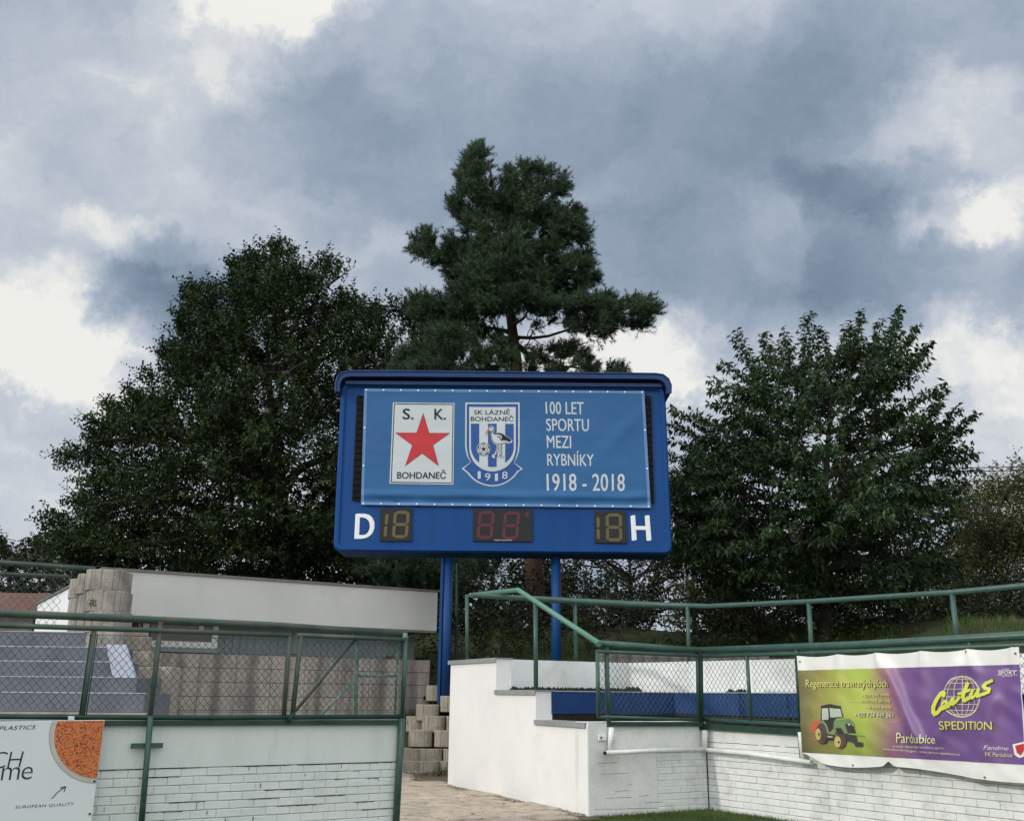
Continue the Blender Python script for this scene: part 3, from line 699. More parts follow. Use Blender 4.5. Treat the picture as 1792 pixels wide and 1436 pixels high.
# right fence
rf = thing('mesh_fence', SL.pt(SL_COR, ZT_R), 'green tube and chain link fence turning the corner above the right wall', 'fence')
b = MB(); b.tube([SL.px(1045,1125.5), SL.px(1221,1138)], .048, 12); b.build('top_rail', M['green'], rf, smooth=True)
b = MB(); q_ = SR.px(1860,1108); b.tube([SR.px(1221,1138), SR.px(1500,1128), q_+(q_-SR.px(1500,1128)).normalized()*3.2], .048, 12); b.build('top_rail', M['green'], rf, smooth=True)
for S, pts, r, nm, mt, of in (
  (SL, [(1041,1139),(1221,1147)], .026, 'panel_rail', 'green', .03), (SL, [(1044,1253),(1221,1259)], .022, 'bottom_rail', 'green', .03),
  (SL, [(1043,1141),(1045,1253)], .028, 'panel_post', 'green', .03), (SL, [(1061,1132),(1065,1271)], .034, 'fence_post', 'green', .0),
  (SL, [(1217,1147),(1219,1258)], .020, 'panel_post', 'green', .03), (SL, [(1224,1138),(1227,1277)], .038, 'fence_post', 'green_dark', .0),
  (SR, [(1230,1148),(1402,1143),(1860,1126)], .026, 'panel_rail', 'green', .03), (SR, [(1231,1258),(1402,1268),(1860,1296)], .028, 'bottom_rail', 'green', .03),
  (SR, [(1231,1148),(1232,1258)], .018, 'panel_post', 'green', .03), (SR, [(1310,1146),(1317,1263)], .026, 'panel_post', 'green', .03),
  (SR, [(1394,1134),(1395,1145)], .03, 'saddle', 'green', .0), (SR, [(1396,1145),(1403,1268)], .022, 'panel_post', 'green_dark', .03),
  (SR, [(1400,1280),(1404,1326)], .014, 'support_post', 'green_dark', .03),(SR, [(1697,1122),(1698,1134)], .03, 'saddle', 'green', .0),
  (SR, [(1770,1133),(1786,1290)], .022, 'panel_post', 'green_dark', .03)):
    Tb(S, pts, r, nm, M[mt], rf, of)
b = MB(); b.prism([SL.px(1065,1262,.05), SL.px(1226,1263,.05), SL.px(1226,1270,.05), SL.px(1065,1270,.05)], -NW*.05); b.build('angle_bar', M['green_dark'], rf)
b = MB(); b.prism([SR.px(1228,1265,.05), SR.px(1860,1300,.05), SR.px(1860,1314,.05), SR.px(1228,1275,.05)], -NR*.05); b.build('angle_bar', M['green_dark'], rf)
chain(SL, [(1046,1146),(1217,1152),(1217,1254),(1047,1250)], rf, (.085,.10)); chain(SR, [(1233,1153),(1308,1150),(1314,1260),(1234,1255)], rf, (.085,.10)); chain(SR, [(1314,1150),(1394,1148),(1400,1264),(1319,1260)], rf, (.085,.10))
chain(SR, [(1770,1136),(1858,1132),(1858,1290),(1786,1286)], rf, (.085,.10))
# white pipe on struts
wp = thing('guard_pipe', SL.px(1228,1309), 'white horizontal pipe held off the wall by short white posts', 'pipe')
b = MB(); b.tube([SL.px(1050,1316,.12), SL.px(1130,1312,.12), SL.px(1227,1309,.10)], .030, 12); b.build('pipe', M['pipe_w'], wp, smooth=True)
b = MB(); b.tube([SR.px(1227,1309,.10), SR.px(1320,1318,.10), SR.px(1430,1333,.10)], .030, 12); b.build('pipe', M['pipe_w'], wp, smooth=True)
b = MB(); b.tube([SL.px(1047.6,1316.1,.12), SL.px(1050.5,1316,.12)], .023, 12); b.build('bore_shade_disc', M['moss'], wp)  # near-black disc paints the shaded hollow of the open pipe end
for S, pts, r in ((SL, [(1064,1272),(1062,1312)], .038), (SL, [(1227,1277),(1226,1309)], .042), (SR, [(1408,1280),(1413,1328)], .034)):
    Tb(S, pts, r, 'strut', M['pipe_w'], wp, .075)
for S, x, y in ((SL,1052,1290),(SL,1070,1290),(SR,1236,1284)):
    b = MB(); b.box(S.px(x, y, .02), .12, .035, .07, S.a); b.build('bracket', M['pipe_w'], wp, bevel=.004)
    b = MB(); b.box(S.px(x-3, y, .04), .02, .012, .02, S.a); b.build('bolt', M['moss'], wp)
# stair rail on the stepped wall
sr = thing('handrail', SS.pt(t3, z3), 'green handrail with painted-in sunlight bent down over the stepped white wall', 'handrail')
Sx = Surf(SS.pt(0, 0, -.14), SDIR, SN)
M['green_sunlit'] = mk('sunlit_green_tube', (.085,.21,.155), (.10,.24,.18), 3, .5, .0006, 60, dirt=(.2,.22,.18), dirt_amt=.3, dirt_scale=8, spec=.5)  # paler than the other tubes: sunlight on the rail put into its colour
b = MB(); tp = [Sx.px(823,1041), Sx.px(907,1032), Sx.px(1049,1126)]; b.tube(tp, .038, 12); b.build('rail', M['green_sunlit'], sr, smooth=True)
for p_, q_ in (((817,1040),(818,1156)), ((937,1053),(938,1208))):
    b = MB(); b.tube([Sx.px(*p_), Sx.px(*q_)], .034, 10); b.build('post', M['green'], sr, smooth=True)
# upper rail behind the top tier
ur = thing('guard_rail', G1 + Z3*ZW, 'green tube guard rail standing on the top tier of the stand', 'guard rail')
GS1 = Surf(G0 - NW*.12, WD, NW); GR = (G2-G1).normalized(); GS2 = Surf(G1 - NW*.12 , GR, Vector((GR.y, -GR.x, 0)))
U0 = GS1.px(826, 1041); U1 = GS1.px(1100, 1057); U2 = GS2.px(1240, 1060); U3 = GS2.px(1415, 1052); U4 = GS2.px(1667, 1036); U5 = GS2.px(1860, 1018)
print('upper rail', [tuple(round(c, 2) for c in u) for u in (U0,U1,U2,U3,U4,U5)], 'ZW', ZW, ZB)
b = MB(); b.tube([U0,U1,U2,U3,U4,U5+(U5-U4).normalized()*3.2], .036, 12); b.build('rail', M['green'], ur, smooth=True)
for S, x, y, x2, y2 in ((GS1,1006,1052,1008,1158),(GS2,1203,1060,1206,1160),(GS2,1415,1053,1422,1165),(GS2,1666,1038,1678,1150)):
    b = MB(); b.tube([S.px(x,y), S.px(x2,y2)], .034, 10); b.build('post', M['green'], ur, smooth=True)
# ------------------------------------------------------------------ flat print: polygons and lettering laid on a surface
from mathutils.geometry import tessellate_polygon
def refine(V, Fs, maxlen):
    bm = bmesh.new(); vs = [bm.verts.new((a, z, 0)) for a, z in V]
    for f in Fs:
        try: bm.faces.new([vs[i] for i in f])
        except ValueError: pass
    bmesh.ops.triangulate(bm, faces=bm.faces)
    if maxlen:
        for _ in range(5):
            es = [e for e in bm.edges if e.calc_length() > maxlen]
            if not es: break
            bmesh.ops.subdivide_edges(bm, edges=es, cuts=1); bmesh.ops.triangulate(bm, faces=bm.faces)
    V2 = [(v.co.x, v.co.y) for v in bm.verts]; bm.verts.index_update(); F2 = [tuple(v.index for v in f.verts) for f in bm.faces]
    bm.free(); return V2, F2
def lay(name, S, V, Fs, layer, mat, parent, maxlen=0, zoff=.004):
    V, Fs = refine(V, Fs, maxlen)
    P = [S.pt(a, z, layer*zoff) - wloc(parent) for a, z in V]
    me = mesh(name, P, Fs, mat); bm = bmesh.new(); bm.from_mesh(me)
    nn = S.n
    for f in bm.faces:
        if f.normal.dot(nn) < 0: f.normal_flip()
    bm.to_mesh(me); bm.free()
    o = bpy.data.objects.new(name, me); return place(o, wloc(parent), parent)
def poly(name, S, loops, layer, mat, parent, maxlen=0, conv=None, zoff=.004):
    """loops: list of picture-coordinate outlines"""
    V = []; Fs = []
    for lp in loops:
        pts = [S.uv(*(conv(*p) if conv else p)) for p in lp]
        tris = tessellate_polygon([[Vector((a, z, 0)) for a, z in pts]]); b0 = len(V); V += pts; Fs += [tuple(i+b0 for i in t) for t in tris]
    return lay(name, S, V, Fs, layer, mat, parent, maxlen, zoff)
def ring(name, S, outer, inner, layer, mat, parent, maxlen=0, conv=None, zoff=.004):
    o_ = [S.uv(*(conv(*p) if conv else p)) for p in outer]; i_ = [S.uv(*(conv(*p) if conv else p)) for p in inner]; n = len(o_)
    return lay(name, S, o_+i_, [(k, (k+1)%n, (k+1)%n+n, k+n) for k in range(n)], layer, mat, parent, maxlen, zoff)
def stroke_pts(pts, w):
    """outline of a thick polyline in the plane (returns list of quads)"""
    q = []
    for (x0, y0), (x1, y1) in zip(pts[:-1], pts[1:]):
        d = math.hypot(x1-x0, y1-y0) or 1; nx, ny = -(y1-y0)/d*w/2, (x1-x0)/d*w/2; ex, ey = (x1-x0)/d*w*.25, (y1-y0)/d*w*.25
        q.append([(x0+nx-ex, y0+ny-ey), (x1+nx+ex, y1+ny+ey), (x1-nx+ex, y1-ny+ey), (x0-nx-ex, y0-ny-ey)])
    return q
def glyphs(s, bold=0.0, shear=0.0, spacing=1.0, res=4):
    cu = bpy.data.curves.new('txt', 'FONT'); cu.body = s; cu.size = 1; cu.offset = bold; cu.shear = shear
    cu.space_character = spacing; cu.resolution_u = res; cu.fill_mode = 'FRONT'
    ob = bpy.data.objects.new('txt', cu); COL.objects.link(ob)
    dg = bpy.context.evaluated_depsgraph_get(); me = bpy.data.meshes.new_from_object(ob.evaluated_get(dg))
    V = [(v.co.x, v.co.y) for v in me.vertices]; Fs = [tuple(p.vertices) for p in me.polygons]
    bpy.data.objects.remove(ob); bpy.data.meshes.remove(me); bpy.data.curves.remove(cu); return V, Fs
def text(S, s, quad, layer, mat, parent, bold=0.0, shear=0.0, spacing=1.0, maxlen=0, name='lettering', conv=None, arc=None, off=(0, 0), zoff=.004):
    """fit the text's inked box to the picture quad TL TR BR BL"""
    V, Fs = glyphs(s, min(bold, 0), shear, spacing); xs_ = [v[0] for v in V]; ys_ = [v[1] for v in V]
    x0, x1, y0, y1 = min(xs_), max(xs_), min(ys_), max(ys_); q = quad; P = []
    for x, y in V:
        u = (x-x0)/(x1-x0); w = (y1-y)/(y1-y0)
        X = (q[0][0]*(1-u)+q[1][0]*u)*(1-w) + (q[3][0]*(1-u)+q[2][0]*u)*w + off[0]; Y = (q[0][1]*(1-u)+q[1][1]*u)*(1-w) + (q[3][1]*(1-u)+q[2][1]*u)*w + off[1]
        if arc: Y += arc*math.sin(math.pi*u)
        P.append(S.uv(*(conv(X, Y) if conv else (X, Y))))
    if bold > 0:      # heavier strokes: the same letters laid again a hair apart
        dA = (S.uv(q[1][0] if not conv else conv(*q[1])[0], 0)[0]-S.uv(q[0][0] if not conv else conv(*q[0])[0], 0)[0])/(x1-x0)*bold*.9; k = len(P); P0 = list(P)
        for sgn in (-1, 1):
            o2 = lay(name, S, [(a_+sgn*dA, z_+sgn*dA*.35) for a_, z_ in P0], Fs, layer+.16*sgn, mat, parent, maxlen, zoff)
    return lay(name, S, P, Fs, layer, mat, parent, maxlen, zoff)
def rect(x0, y0, x1, y1): return [(x0, y0), (x1, y0), (x1, y1), (x0, y1)]

# ------------------------------------------------------------------ scoreboard
YB = 21.4
SB = Surf(Vector((0, YB, 0)), Vector((1, 0, 0)), Vector((0, -1, 0)))
BL_, BR_ = (583, 964), (1177, 969); TL_, TR_ = (597, 668), (1164, 674)
def bq(u, v):       # cabinet front: u right 0..1, v down 0..1 -> picture point
    x = (TL_[0]*(1-u)+TR_[0]*u)*(1-v)+(BL_[0]*(1-u)+BR_[0]*u)*v; y = (TL_[1]*(1-u)+TR_[1]*u)*(1-v)+(BL_[1]*(1-u)+BR_[1]*u)*v; return x, y
def rrect(inset, rad, n=7):
    w, h = 580., 296.; P = []
    for (cx, cy, a0) in ((w-inset-rad, inset+rad, -90), (w-inset-rad, h-inset-rad, 0), (inset+rad, h-inset-rad, 90), (inset+rad, inset+rad, 180)):
        for i in range(n):
            a = math.radians(a0+90*i/(n-1)); P.append(bq((cx+rad*math.cos(a))/w, (cy+rad*math.sin(a))/h))
    return P
sb = thing('scoreboard', SB.px(880, 970), 'big blue scoreboard cabinet on two blue posts with D and H lettering', 'scoreboard')
def loop3(pts, off): return [SB.px(x, y, off) for x, y in pts]
L1, L2, L3, L4 = rrect(0, 13), rrect(3, 12), rrect(8, 10), rrect(10, 9)
layers = [loop3(L1, -.95), loop3(L1, -.03), loop3(L2, .015), loop3(L3, .015), loop3(L4, -.02)]
b = MB(); n = len(L1); V = [p for l in layers for p in l]
Fc = [(k*n+i, k*n+(i+1)%n, (k+1)*n+(i+1)%n, (k+1)*n+i) for k in range(len(layers)-1) for i in range(n)] + [tuple(range(n)), tuple(4*n+i for i in range(n))]
b.add(V, Fc); b.build('cabinet', M['blue'], sb)
# rolled roof with turned-down ends
prof = [(590,690),(590.5,675),(593,665),(600,657.5),(612,654.5),(700,654.5),(1145,659),(1158,661),(1167,668),(1171.5,679),(1171,693)]
inn = [(597,690),(597.5,677),(600,670),(605,665.5),(614,663.5),(700,663.5),(1144,668),(1153,669.5),(1160,674),(1164,682),(1164,693)]
b = MB(); m = len(prof); fo = [SB.px(x, y, .22) for x, y in prof]; fi = [SB.px(x, y, .22) for x, y in inn]; bo = [p+Vector((0,1.25,0)) for p in fo]; bi = [p+Vector((0,1.25,0)) for p in fi]
b.add(fo+fi+bo+bi, [(i,i+1,m+i+1,m+i) for i in range(m-1)]+[(i,i+1,2*m+i+1,2*m+i) for i in range(m-1)]+[(m+i,m+i+1,3*m+i+1,3*m+i) for i in range(m-1)]+[(2*m+i,2*m+i+1,3*m+i+1,3*m+i) for i in range(m-1)]+[(0,m,3*m,2*m),(m-1,2*m-1,4*m-1,3*m-1)])
b.build('roof', M['blue_dark'], sb)
b = MB(); b.tube([SB.px(x, y, .225) for x, y in prof], .022, 6); b.build('roof_edge', M['blue_dark'], sb)
b = MB(); b.prism(loop3([(606,668),(1156,673),(1157,679),(605,674)], .10), Vector((0,.14,0))); b.build('roof_beam', M['blue_dark'], sb)
# posts
zt = SB.uv(776, 972)[1]
for x, zb in ((779.5, SB.uv(778, 1256)[1]), (974.5, 1.6)):
    a = SB.uv(x, 1100)[0]; p = Vector((a, YB+.35, 0))
    b = MB(); b.tube([p+Z3*zb, p+Z3*(zt+.02)], .105, 20); b.build('post', M['blue_post_shaded'], sb, smooth=True)
    if x < 900:
        b = MB(); b.box(Vector((a-.125, YB+.30, (zb+zt)/2)), .06, .10, zt-zb); b.build('cable_duct', M['blue_post_shaded'], sb, bevel=.008)
    b = MB(); b.box(Vector((a, YB+.35, zb+.012)), .34, .34, .024); b.build('base_plate', M['blue_dark'], sb)
b = MB(); b.box(Vector((SB.uv(880,1000)[0], YB+.35, zt+.12)), 4.9, .16, .10); b.build('cross_beam', M['blue_dark'], sb)
# LED matrix behind the banner
ledq = [(625,692),(1139,697),(1145,881),(616,876)]
lm = poly('led_matrix', SB, [ledq], 1, M['led'], sb, zoff=.012)
b = MB()
for i in range(17):
    y = 693+i*11.0
    for x0 in (625.5-i*.5, 1128+i*.2):
        b.prism([SB.px(x0+.8, y, .012), SB.px(x0+12, y, .012), SB.px(x0+12, y+1.4, .012), SB.px(x0+.8, y+1.4, .012)], Vector((0,-.02,0)))
led_ribs = b.build('louvre_ribs', M['rust'], sb); led_ribs['kind'] = 'stuff'; led_ribs.data.materials[0] = mk('led_rib', (.012,.010,.009), (.008,.007,.006), 20, .7, spec=.1)
# displays
def seg7(x, y, w, h, sk, t, segs):
    """seven-segment outlines, x,y top-left in picture px, sk slant"""
    def P(u, v): return (x+u*w - sk*v*h + sk*h, y+v*h)
    tx, ty = t/w, t/h; g = .02; S_ = {}
    def hs(v): return [P(tx*.55+g, v), P(tx+g*1.4, v-ty/2), P(1-tx-g*1.4, v-ty/2), P(1-tx*.55-g, v), P(1-tx-g*1.4, v+ty/2), P(tx+g*1.4, v+ty/2)]
    def vs(u, v0, v1): return [P(u, v0+g*.8), P(u+tx/2, v0+ty*.55), P(u+tx/2, v1-ty*.55), P(u, v1-g*.8), P(u-tx/2, v1-ty*.55), P(u-tx/2, v0+ty*.55)]
    S_['a'] = hs(ty/2); S_['g'] = hs(.5); S_['d'] = hs(1-ty/2)
    S_['f'] = vs(tx/2, ty*.3, .5); S_['e'] = vs(tx/2, .5, 1-ty*.3); S_['b'] = vs(1-tx/2, ty*.3, .5); S_['c'] = vs(1-tx/2, .5, 1-ty*.3)
    return [S_[s] for s in segs]
for (q, mt, digs, nm) in (([(666,890),(721,889.5),(720.5,946.5),(664.5,946.5)], 'seg_y', [(663.5,896,13,46,'bc'),(685.5,893.5,28,48,'abcdefg')], 'home score window'),
      ([(828.5,890),(931.5,892),(931.5,947.5),(827.5,946.5)], 'seg_r', [(833.5,894,28.5,49,'abcdefg'),(878,895,28.5,49,'abcdefg')], 'clock'),
      ([(1040,894.5),(1094.5,894),(1097.5,950.5),(1041.5,949.5)], 'seg_y', [(1037,902,13,44,'bc'),(1060.5,898,28.5,49,'abcdefg')], 'away')):
    b = MB(); b.prism([SB.px(x, y, -.02) for x, y in q], Vector((0,-.035,0))); dd = b.build('display', M['disp'], sb, bevel=.004)
    for (x, y, w, h, sg) in digs:
        sk = .09 if x < 1000 else -.02
        poly('digit', SB, seg7(x, y, w, h, sk, 5.6, sg), 1, M[mt], dd, zoff=.022)
    if mt == 'seg_r':
        poly('minute_mark', SB, [[(920,896),(925.5,896),(925,904.5),(919,904.5)]], 1, M['seg_r'], dd, zoff=.022)
        text(SB, 'TRANSPORT ELEKTRONIK', [(864.5,944),(896,944),(896,946),(864.5,946)], 1, M['cream'], dd, .02, zoff=.022)
text(SB, 'D', [(623.5,898.5),(654.5,899),(653,941.5),(621.5,941.5)], 1, M['decal_w'], sb, .03, zoff=-.012)
text(SB, 'H', [(1105,901.5),(1135,901.5),(1138.5,945),(1107.5,944.5)], 1, M['decal_w'], sb, .03, zoff=-.012)

# ------------------------------------------------------------------ anniversary banner on the scoreboard
BQ = [(638,680.5),(1127,684.5),(1138.5,889),(632,883.5)]
uvq = [SB.uv(*p) for p in BQ]; BX0, BX1 = uvq[3][0], uvq[2][0]; BZ1, BZ0 = uvq[0][1], uvq[3][1]
def bdisp(a, z):
    u = (a-BX0)/(BX1-BX0); v = (BZ1-z)/(BZ1-BZ0)
    e = sstep(.0, .10, u)*sstep(1, .90, u)*sstep(0, .08, v)*sstep(1, .95, v)
    d = .018*mnoise.noise(Vector((a*1.1, z*1.4, 2)))*e + .006*mnoise.noise(Vector((a*3.5+z*3, z*4-a, 5)))
    d += .014*mnoise.noise(Vector((a*2.2, z*6, 9)))*sstep(.80, .95, v)
    d += .045*math.exp(-((v-.915)/.035)**2)*(.75+.35*mnoise.noise(Vector((a*1.6, 0, 1))))*sstep(0,.03,u)*sstep(1,.97,u) - .02*math.exp(-((v-.955)/.02)**2)
    d += .020*math.exp(-(((u-.93)+.35*(v-.3))/.03)**2)*sstep(.1,.3,v)*sstep(.75,.4,v)
    return .035 + d
SBB = Surf(Vector((0, YB, 0)), Vector((1, 0, 0)), Vector((0, -1, 0)), bdisp)
bn = thing('banner', SB.px(885, 885), 'blue vinyl anniversary banner with two club emblems on the scoreboard', 'banner')
def sheet(S, Q, nx, ny, mat, name, parent, off=0, uvs=True, edge=None):
    uq = [S.uv(*p) for p in Q]; P = []; UV = []
    for j in range(ny+1):
        for i in range(nx+1):
            u, v = i/nx, j/ny; a = (uq[0][0]*(1-u)+uq[1][0]*u)*(1-v)+(uq[3][0]*(1-u)+uq[2][0]*u)*v; z = (uq[0][1]*(1-u)+uq[1][1]*u)*(1-v)+(uq[3][1]*(1-u)+uq[2][1]*u)*v
            if edge: z += edge(u, v)
            P.append(S.pt(a, z, off)-wloc(parent)); UV.append((u, 1-v))
    Fs = [(j*(nx+1)+i, (j+1)*(nx+1)+i, (j+1)*(nx+1)+i+1, j*(nx+1)+i+1) for j in range(ny) for i in range(nx)]
    me = mesh(name, P, Fs, mat, True); ul = me.uv_layers.new(name='UVMap')
    for l in me.loops: ul.data[l.index].uv = UV[l.vertex_index]
    o = bpy.data.objects.new(name, me); place(o, wloc(parent), parent); return o
sheet(SBB, BQ, 120, 60, M['banner'], 'sheet', bn)
def lerp2(Q, u, v): return tuple((Q[0][k]*(1-u)+Q[1][k]*u)*(1-v)+(Q[3][k]*(1-u)+Q[2][k]*u)*v for k in (0, 1))
hw, hv = 5/495., 5/204.
for (u0, v0, u1, v1) in ((0,0,1,hv),(0,1-hv,1,1),(0,hv,hw,1-hv),(1-hw,hv,1,1-hv)):
    o = sheet(SBB, [lerp2(BQ,u0,v0),lerp2(BQ,u1,v0),lerp2(BQ,u1,v1),lerp2(BQ,u0,v1)], 100 if u1-u0 > .5 else 2, 2 if u1-u0 > .5 else 50, M['hem'], 'hem', bn, .004)
eye_me = None
b = MB(); b.tube([Vector((0,0,0)), Vector((0,-.008,0))], .019, 10); eye_me = mesh('eyelet', b.v, b.f, M['eyelet'])
for (n_, f_) in ((17, lambda t: (t, .012)), (17, lambda t: (t, .988)), (4, lambda t: (.005, t)), (4, lambda t: (.995, t))):
    for i in range(n_):
        t = .008+.984*i/(n_-1)
        if n_ == 4 and i in (0, 3): continue
        inst('eyelet', eye_me, SBB.px(*lerp2(BQ, *f_(t)), .006), bn)
ML = .16
# emblem 1: star
e1 = poly('emblem', SBB, [[(688,705),(795.5,706),(793.5,848),(682,846.5)]], 1, M['print_w'], bn, ML)
ring('border_line', SBB, [(690,706.8),(793.6,707.6),(791.8,846),(684.2,844.8)], [(691.3,708.2),(792.4,709),(790.5,844.6),(685.7,843.4)], 2, M['print_k'], e1, ML)
zc = lambda X, Y: (660+X/6.637, 680+Y/6.637)
star = [(537,288),(605,518),(845,520),(650,660),(716,900),(524,754),(328,898),(410,660),(217,516),(460,516)]
cxs, cys = 530, 610
poly('star_outline', SBB, [[(x+(x-cxs)*.012, y+(y-cys)*.012) for x, y in star]], 2, M['print_k'], e1, ML, zc)
poly('star', SBB, [[(x-(x-cxs)*.012, y-(y-cys)*.012) for x, y in star]], 3, M['print_r'], e1, ML, zc)
text(SBB, 'S.', [(302,238),(425,240),(423,362),(300,360)], 3, M['print_k'], e1, .012, conv=zc)
text(SBB, 'K.', [(668,240),(798,242),(796,364),(668,362)], 3, M['print_k'], e1, .012, conv=zc)
text(SBB, 'BOHDANEČ', [(238,942),(802,944),(798,1050),(234,1046)], 3, M['print_k'], e1, .010, conv=zc)
# emblem 2: shield
def arcp(cx, cy, rx, ry, a0, a1, n): return [(cx+rx*math.cos(math.radians(a0+(a1-a0)*i/n)), cy+ry*math.sin(math.radians(a0+(a1-a0)*i/n))) for i in range(n+1)]
def shield(x0, x1, yt, yb, ys, notch=True):
    cx = (x0+x1)/2; R = (x1-x0)/2; L_ = [(x0, yt), (x1, yt), (x1, ys)] + arcp(cx, ys, R, yb-ys, 8, 172, 22) + [(x0, ys)]; return L_
def outline(g):     # outer silhouette of shield with ribbon, g = inset
    P = [(1025+g, 165+g), (1655-g, 165+g), (1655-g, 640)]
    P += [(1648-g, 730), (1625-g*.8, 800), (1592-g*.3, 862)]
    P += [(1694-g*1.4, 935)] + [(1338+(355-g)*math.cos(math.radians(a)), 775+(360-g*.9)*math.sin(math.radians(a))) for a in range(32, 150, 7)]
    P += [(982+g*1.4, 928), (1088+g*.3, 858), (1048+g*.8, 790), (1028+g, 720), (1022+g, 640)]
    return P
e2 = poly('emblem', SBB, [outline(0)], 1, M['print_w'], bn, ML, zc)
poly('field', SBB, [outline(18)], 2, M['print_b'], e2, ML, zc)
poly('shield_plate', SBB, [shield(1070, 1610, 218, 965, 690)], 3, M['print_w'], e2, ML, zc)
inn_ = shield(1088, 1588, 412, 922, 680)
# blue stripes clipped by the shield's rounded foot
def foot(x): t = (x-1338)/250.; return 680+242*math.sqrt(max(0, 1-t*t))
sts = []
for (xa, xb) in ((1090,1186),(1288,1388),(1487,1586)):
    k = 8; sts.append([(xa, 412), (xb, 412)] + [(xb-(xb-xa)*i/k, foot(xb-(xb-xa)*i/k)-8) for i in range(k+1)])
poly('stripes', SBB, sts, 4, M['print_b'], e2, ML, zc)
text(SBB, 'SK LÁZNĚ', [(1128,236),(1542,238),(1542,306),(1126,306)], 4, M['print_k'], e2, .008, conv=zc)
text(SBB, 'BOHDANEČ', [(1090,312),(1584,314),(1584,384),(1088,384)], 4, M['print_k'], e2, .008, conv=zc)
for ch, x, y in (('1',1186,1008),('9',1284,1030),('1',1386,1034),('8',1483,1010)):
    text(SBB, ch, [(x-(14 if ch == '1' else 30),y-44),(x+(14 if ch=='1' else 30),y-44),(x+(14 if ch=='1' else 30),y+40),(x-(14 if ch=='1' else 30),y+40)], 3, M['print_w'], e2, .012, conv=zc)
# football
circ = lambda cx, cy, r, n=20: [(cx+r*math.cos(6.2832*i/n), cy+r*math.sin(6.2832*i/n)) for i in range(n)]
fb = poly('football', SBB, [circ(1237,708,79)], 5, M['print_w'], e2, ML, zc); ring('ball_line', SBB, circ(1237,708,73), circ(1237,708,68), 6, M['print_k'], fb, ML, zc) if False else None
ring('ball_line', SBB, circ(1237,708,73), circ(1237,708,68), 6, M['print_k'], e2, ML, zc)
pents = [[(1237+22*math.cos(math.radians(a-90)), 708+22*math.sin(math.radians(a-90))) for a in range(0, 360, 72)]]
for a in range(0, 360, 72):
    c_, s_ = math.cos(math.radians(a-90)), math.sin(math.radians(a-90)); X, Y = 1237+60*c_, 708+60*s_
    pents.append([(X-s_*18-c_*3, Y+c_*18-s_*3), (X+s_*18-c_*3, Y-c_*18-s_*3), (X+s_*12+c_*9, Y-c_*12+s_*9), (X-s_*12+c_*9, Y+c_*12+s_*9)])
    pents += stroke_pts([(1237+20*c_, 708+20*s_), (1237+42*c_, 708+42*s_)], 4)
    a2 = math.radians(a-90+36); pents += stroke_pts([(1237+42*c_, 708+42*s_), (1237+52*math.cos(a2), 708+52*math.sin(a2))], 4)
    a3 = math.radians(a-90-36); pents += stroke_pts([(1237+42*c_, 708+42*s_), (1237+52*math.cos(a3), 708+52*math.sin(a3))], 4)
poly('ball_patches', SBB, pents, 6, M['print_k'], e2, ML, zc)
# stork
body_o = [(1290,470),(1305,445),(1330,436),(1355,450),(1362,478),(1352,508),(1365,522),(1420,512),(1468,528),(1520,568),(1575,604),(1560,632),(1535,642),(1500,636),(1450,652),(1446,668),(1446,770),(1474,796),(1462,808),(1440,816),(1410,806),(1398,790),(1405,740),(1368,792),(1380,800),(1360,818),(1332,798),(1338,776),(1366,762),(1388,700),(1386,660),(1352,640),(1330,600),(1318,540),(1328,495),(1300,500)]
poly('stork_edge', SBB, [body_o], 5, M['print_w'], e2, ML, zc)
blk = [[(1352,505),(1362,525),(1420,520),(1460,532),(1515,570),(1568,606),(1545,612),(1536,632),(1510,612),(1460,606),(1430,610),(1452,576),(1440,545),(1400,536),(1368,540),(1350,528)]]
blk += stroke_pts([(1300,462),(1318,448),(1338,450),(1350,468),(1348,490),(1330,505),(1326,545),(1338,600),(1358,632),(1390,648),(1440,646),(1500,626)], 5)
blk += stroke_pts([(1352,470),(1340,500),(1355,530)], 5) + [circ(1322,462,6,8)]
for d in (0, 1):
    x = 1402+d*34; blk += stroke_pts([(x-6,654),(x-8,710),(x-22+d*12,775),(x-48+d*30,786)], 5) + stroke_pts([(x+10,654),(x+8,706),(x-6+d*16,778)], 5) + stroke_pts([(x-22+d*12,775),(x-30+d*30,808)], 5) + stroke_pts([(x-20+d*12,778),(x+2+d*30,800)], 5)
for i in range(5): blk += stroke_pts([(1392+i*10,560+i*8),(1430+i*3,556+i*10)], 4)
poly('stork_drawing', SBB, blk, 6, M['print_k'], e2, ML, zc)
poly('stork_beak', SBB, [[(1300,478),(1314,486),(1262,548),(1258,548)],[(1298,470),(1306,476),(1250,526),(1248,524)]], 6, mk('print_orange', (.45,.12,.04), (.42,.11,.035), 1, .5, fine=0), e2, ML, zc)
# lettering right
for s, x0, x1, y0, y1, bo in (('100 LET',954.5,1021,703.5,725,.010),('SPORTU',955.5,1030,733,754.5,.010),('MEZI',956.5,999,762.5,784,.010),('RYBNÍKY',957,1038.5,789,815,.010),('1918 - 2018',956.5,1092.5,829,859,.015)):
    text(SBB, s, [(x0,y0),(x1,y0+.6),(x1+.3,y1+.6),(x0+1,y1)], 1, M['print_w'], bn, bo, maxlen=ML, spacing=1.03)

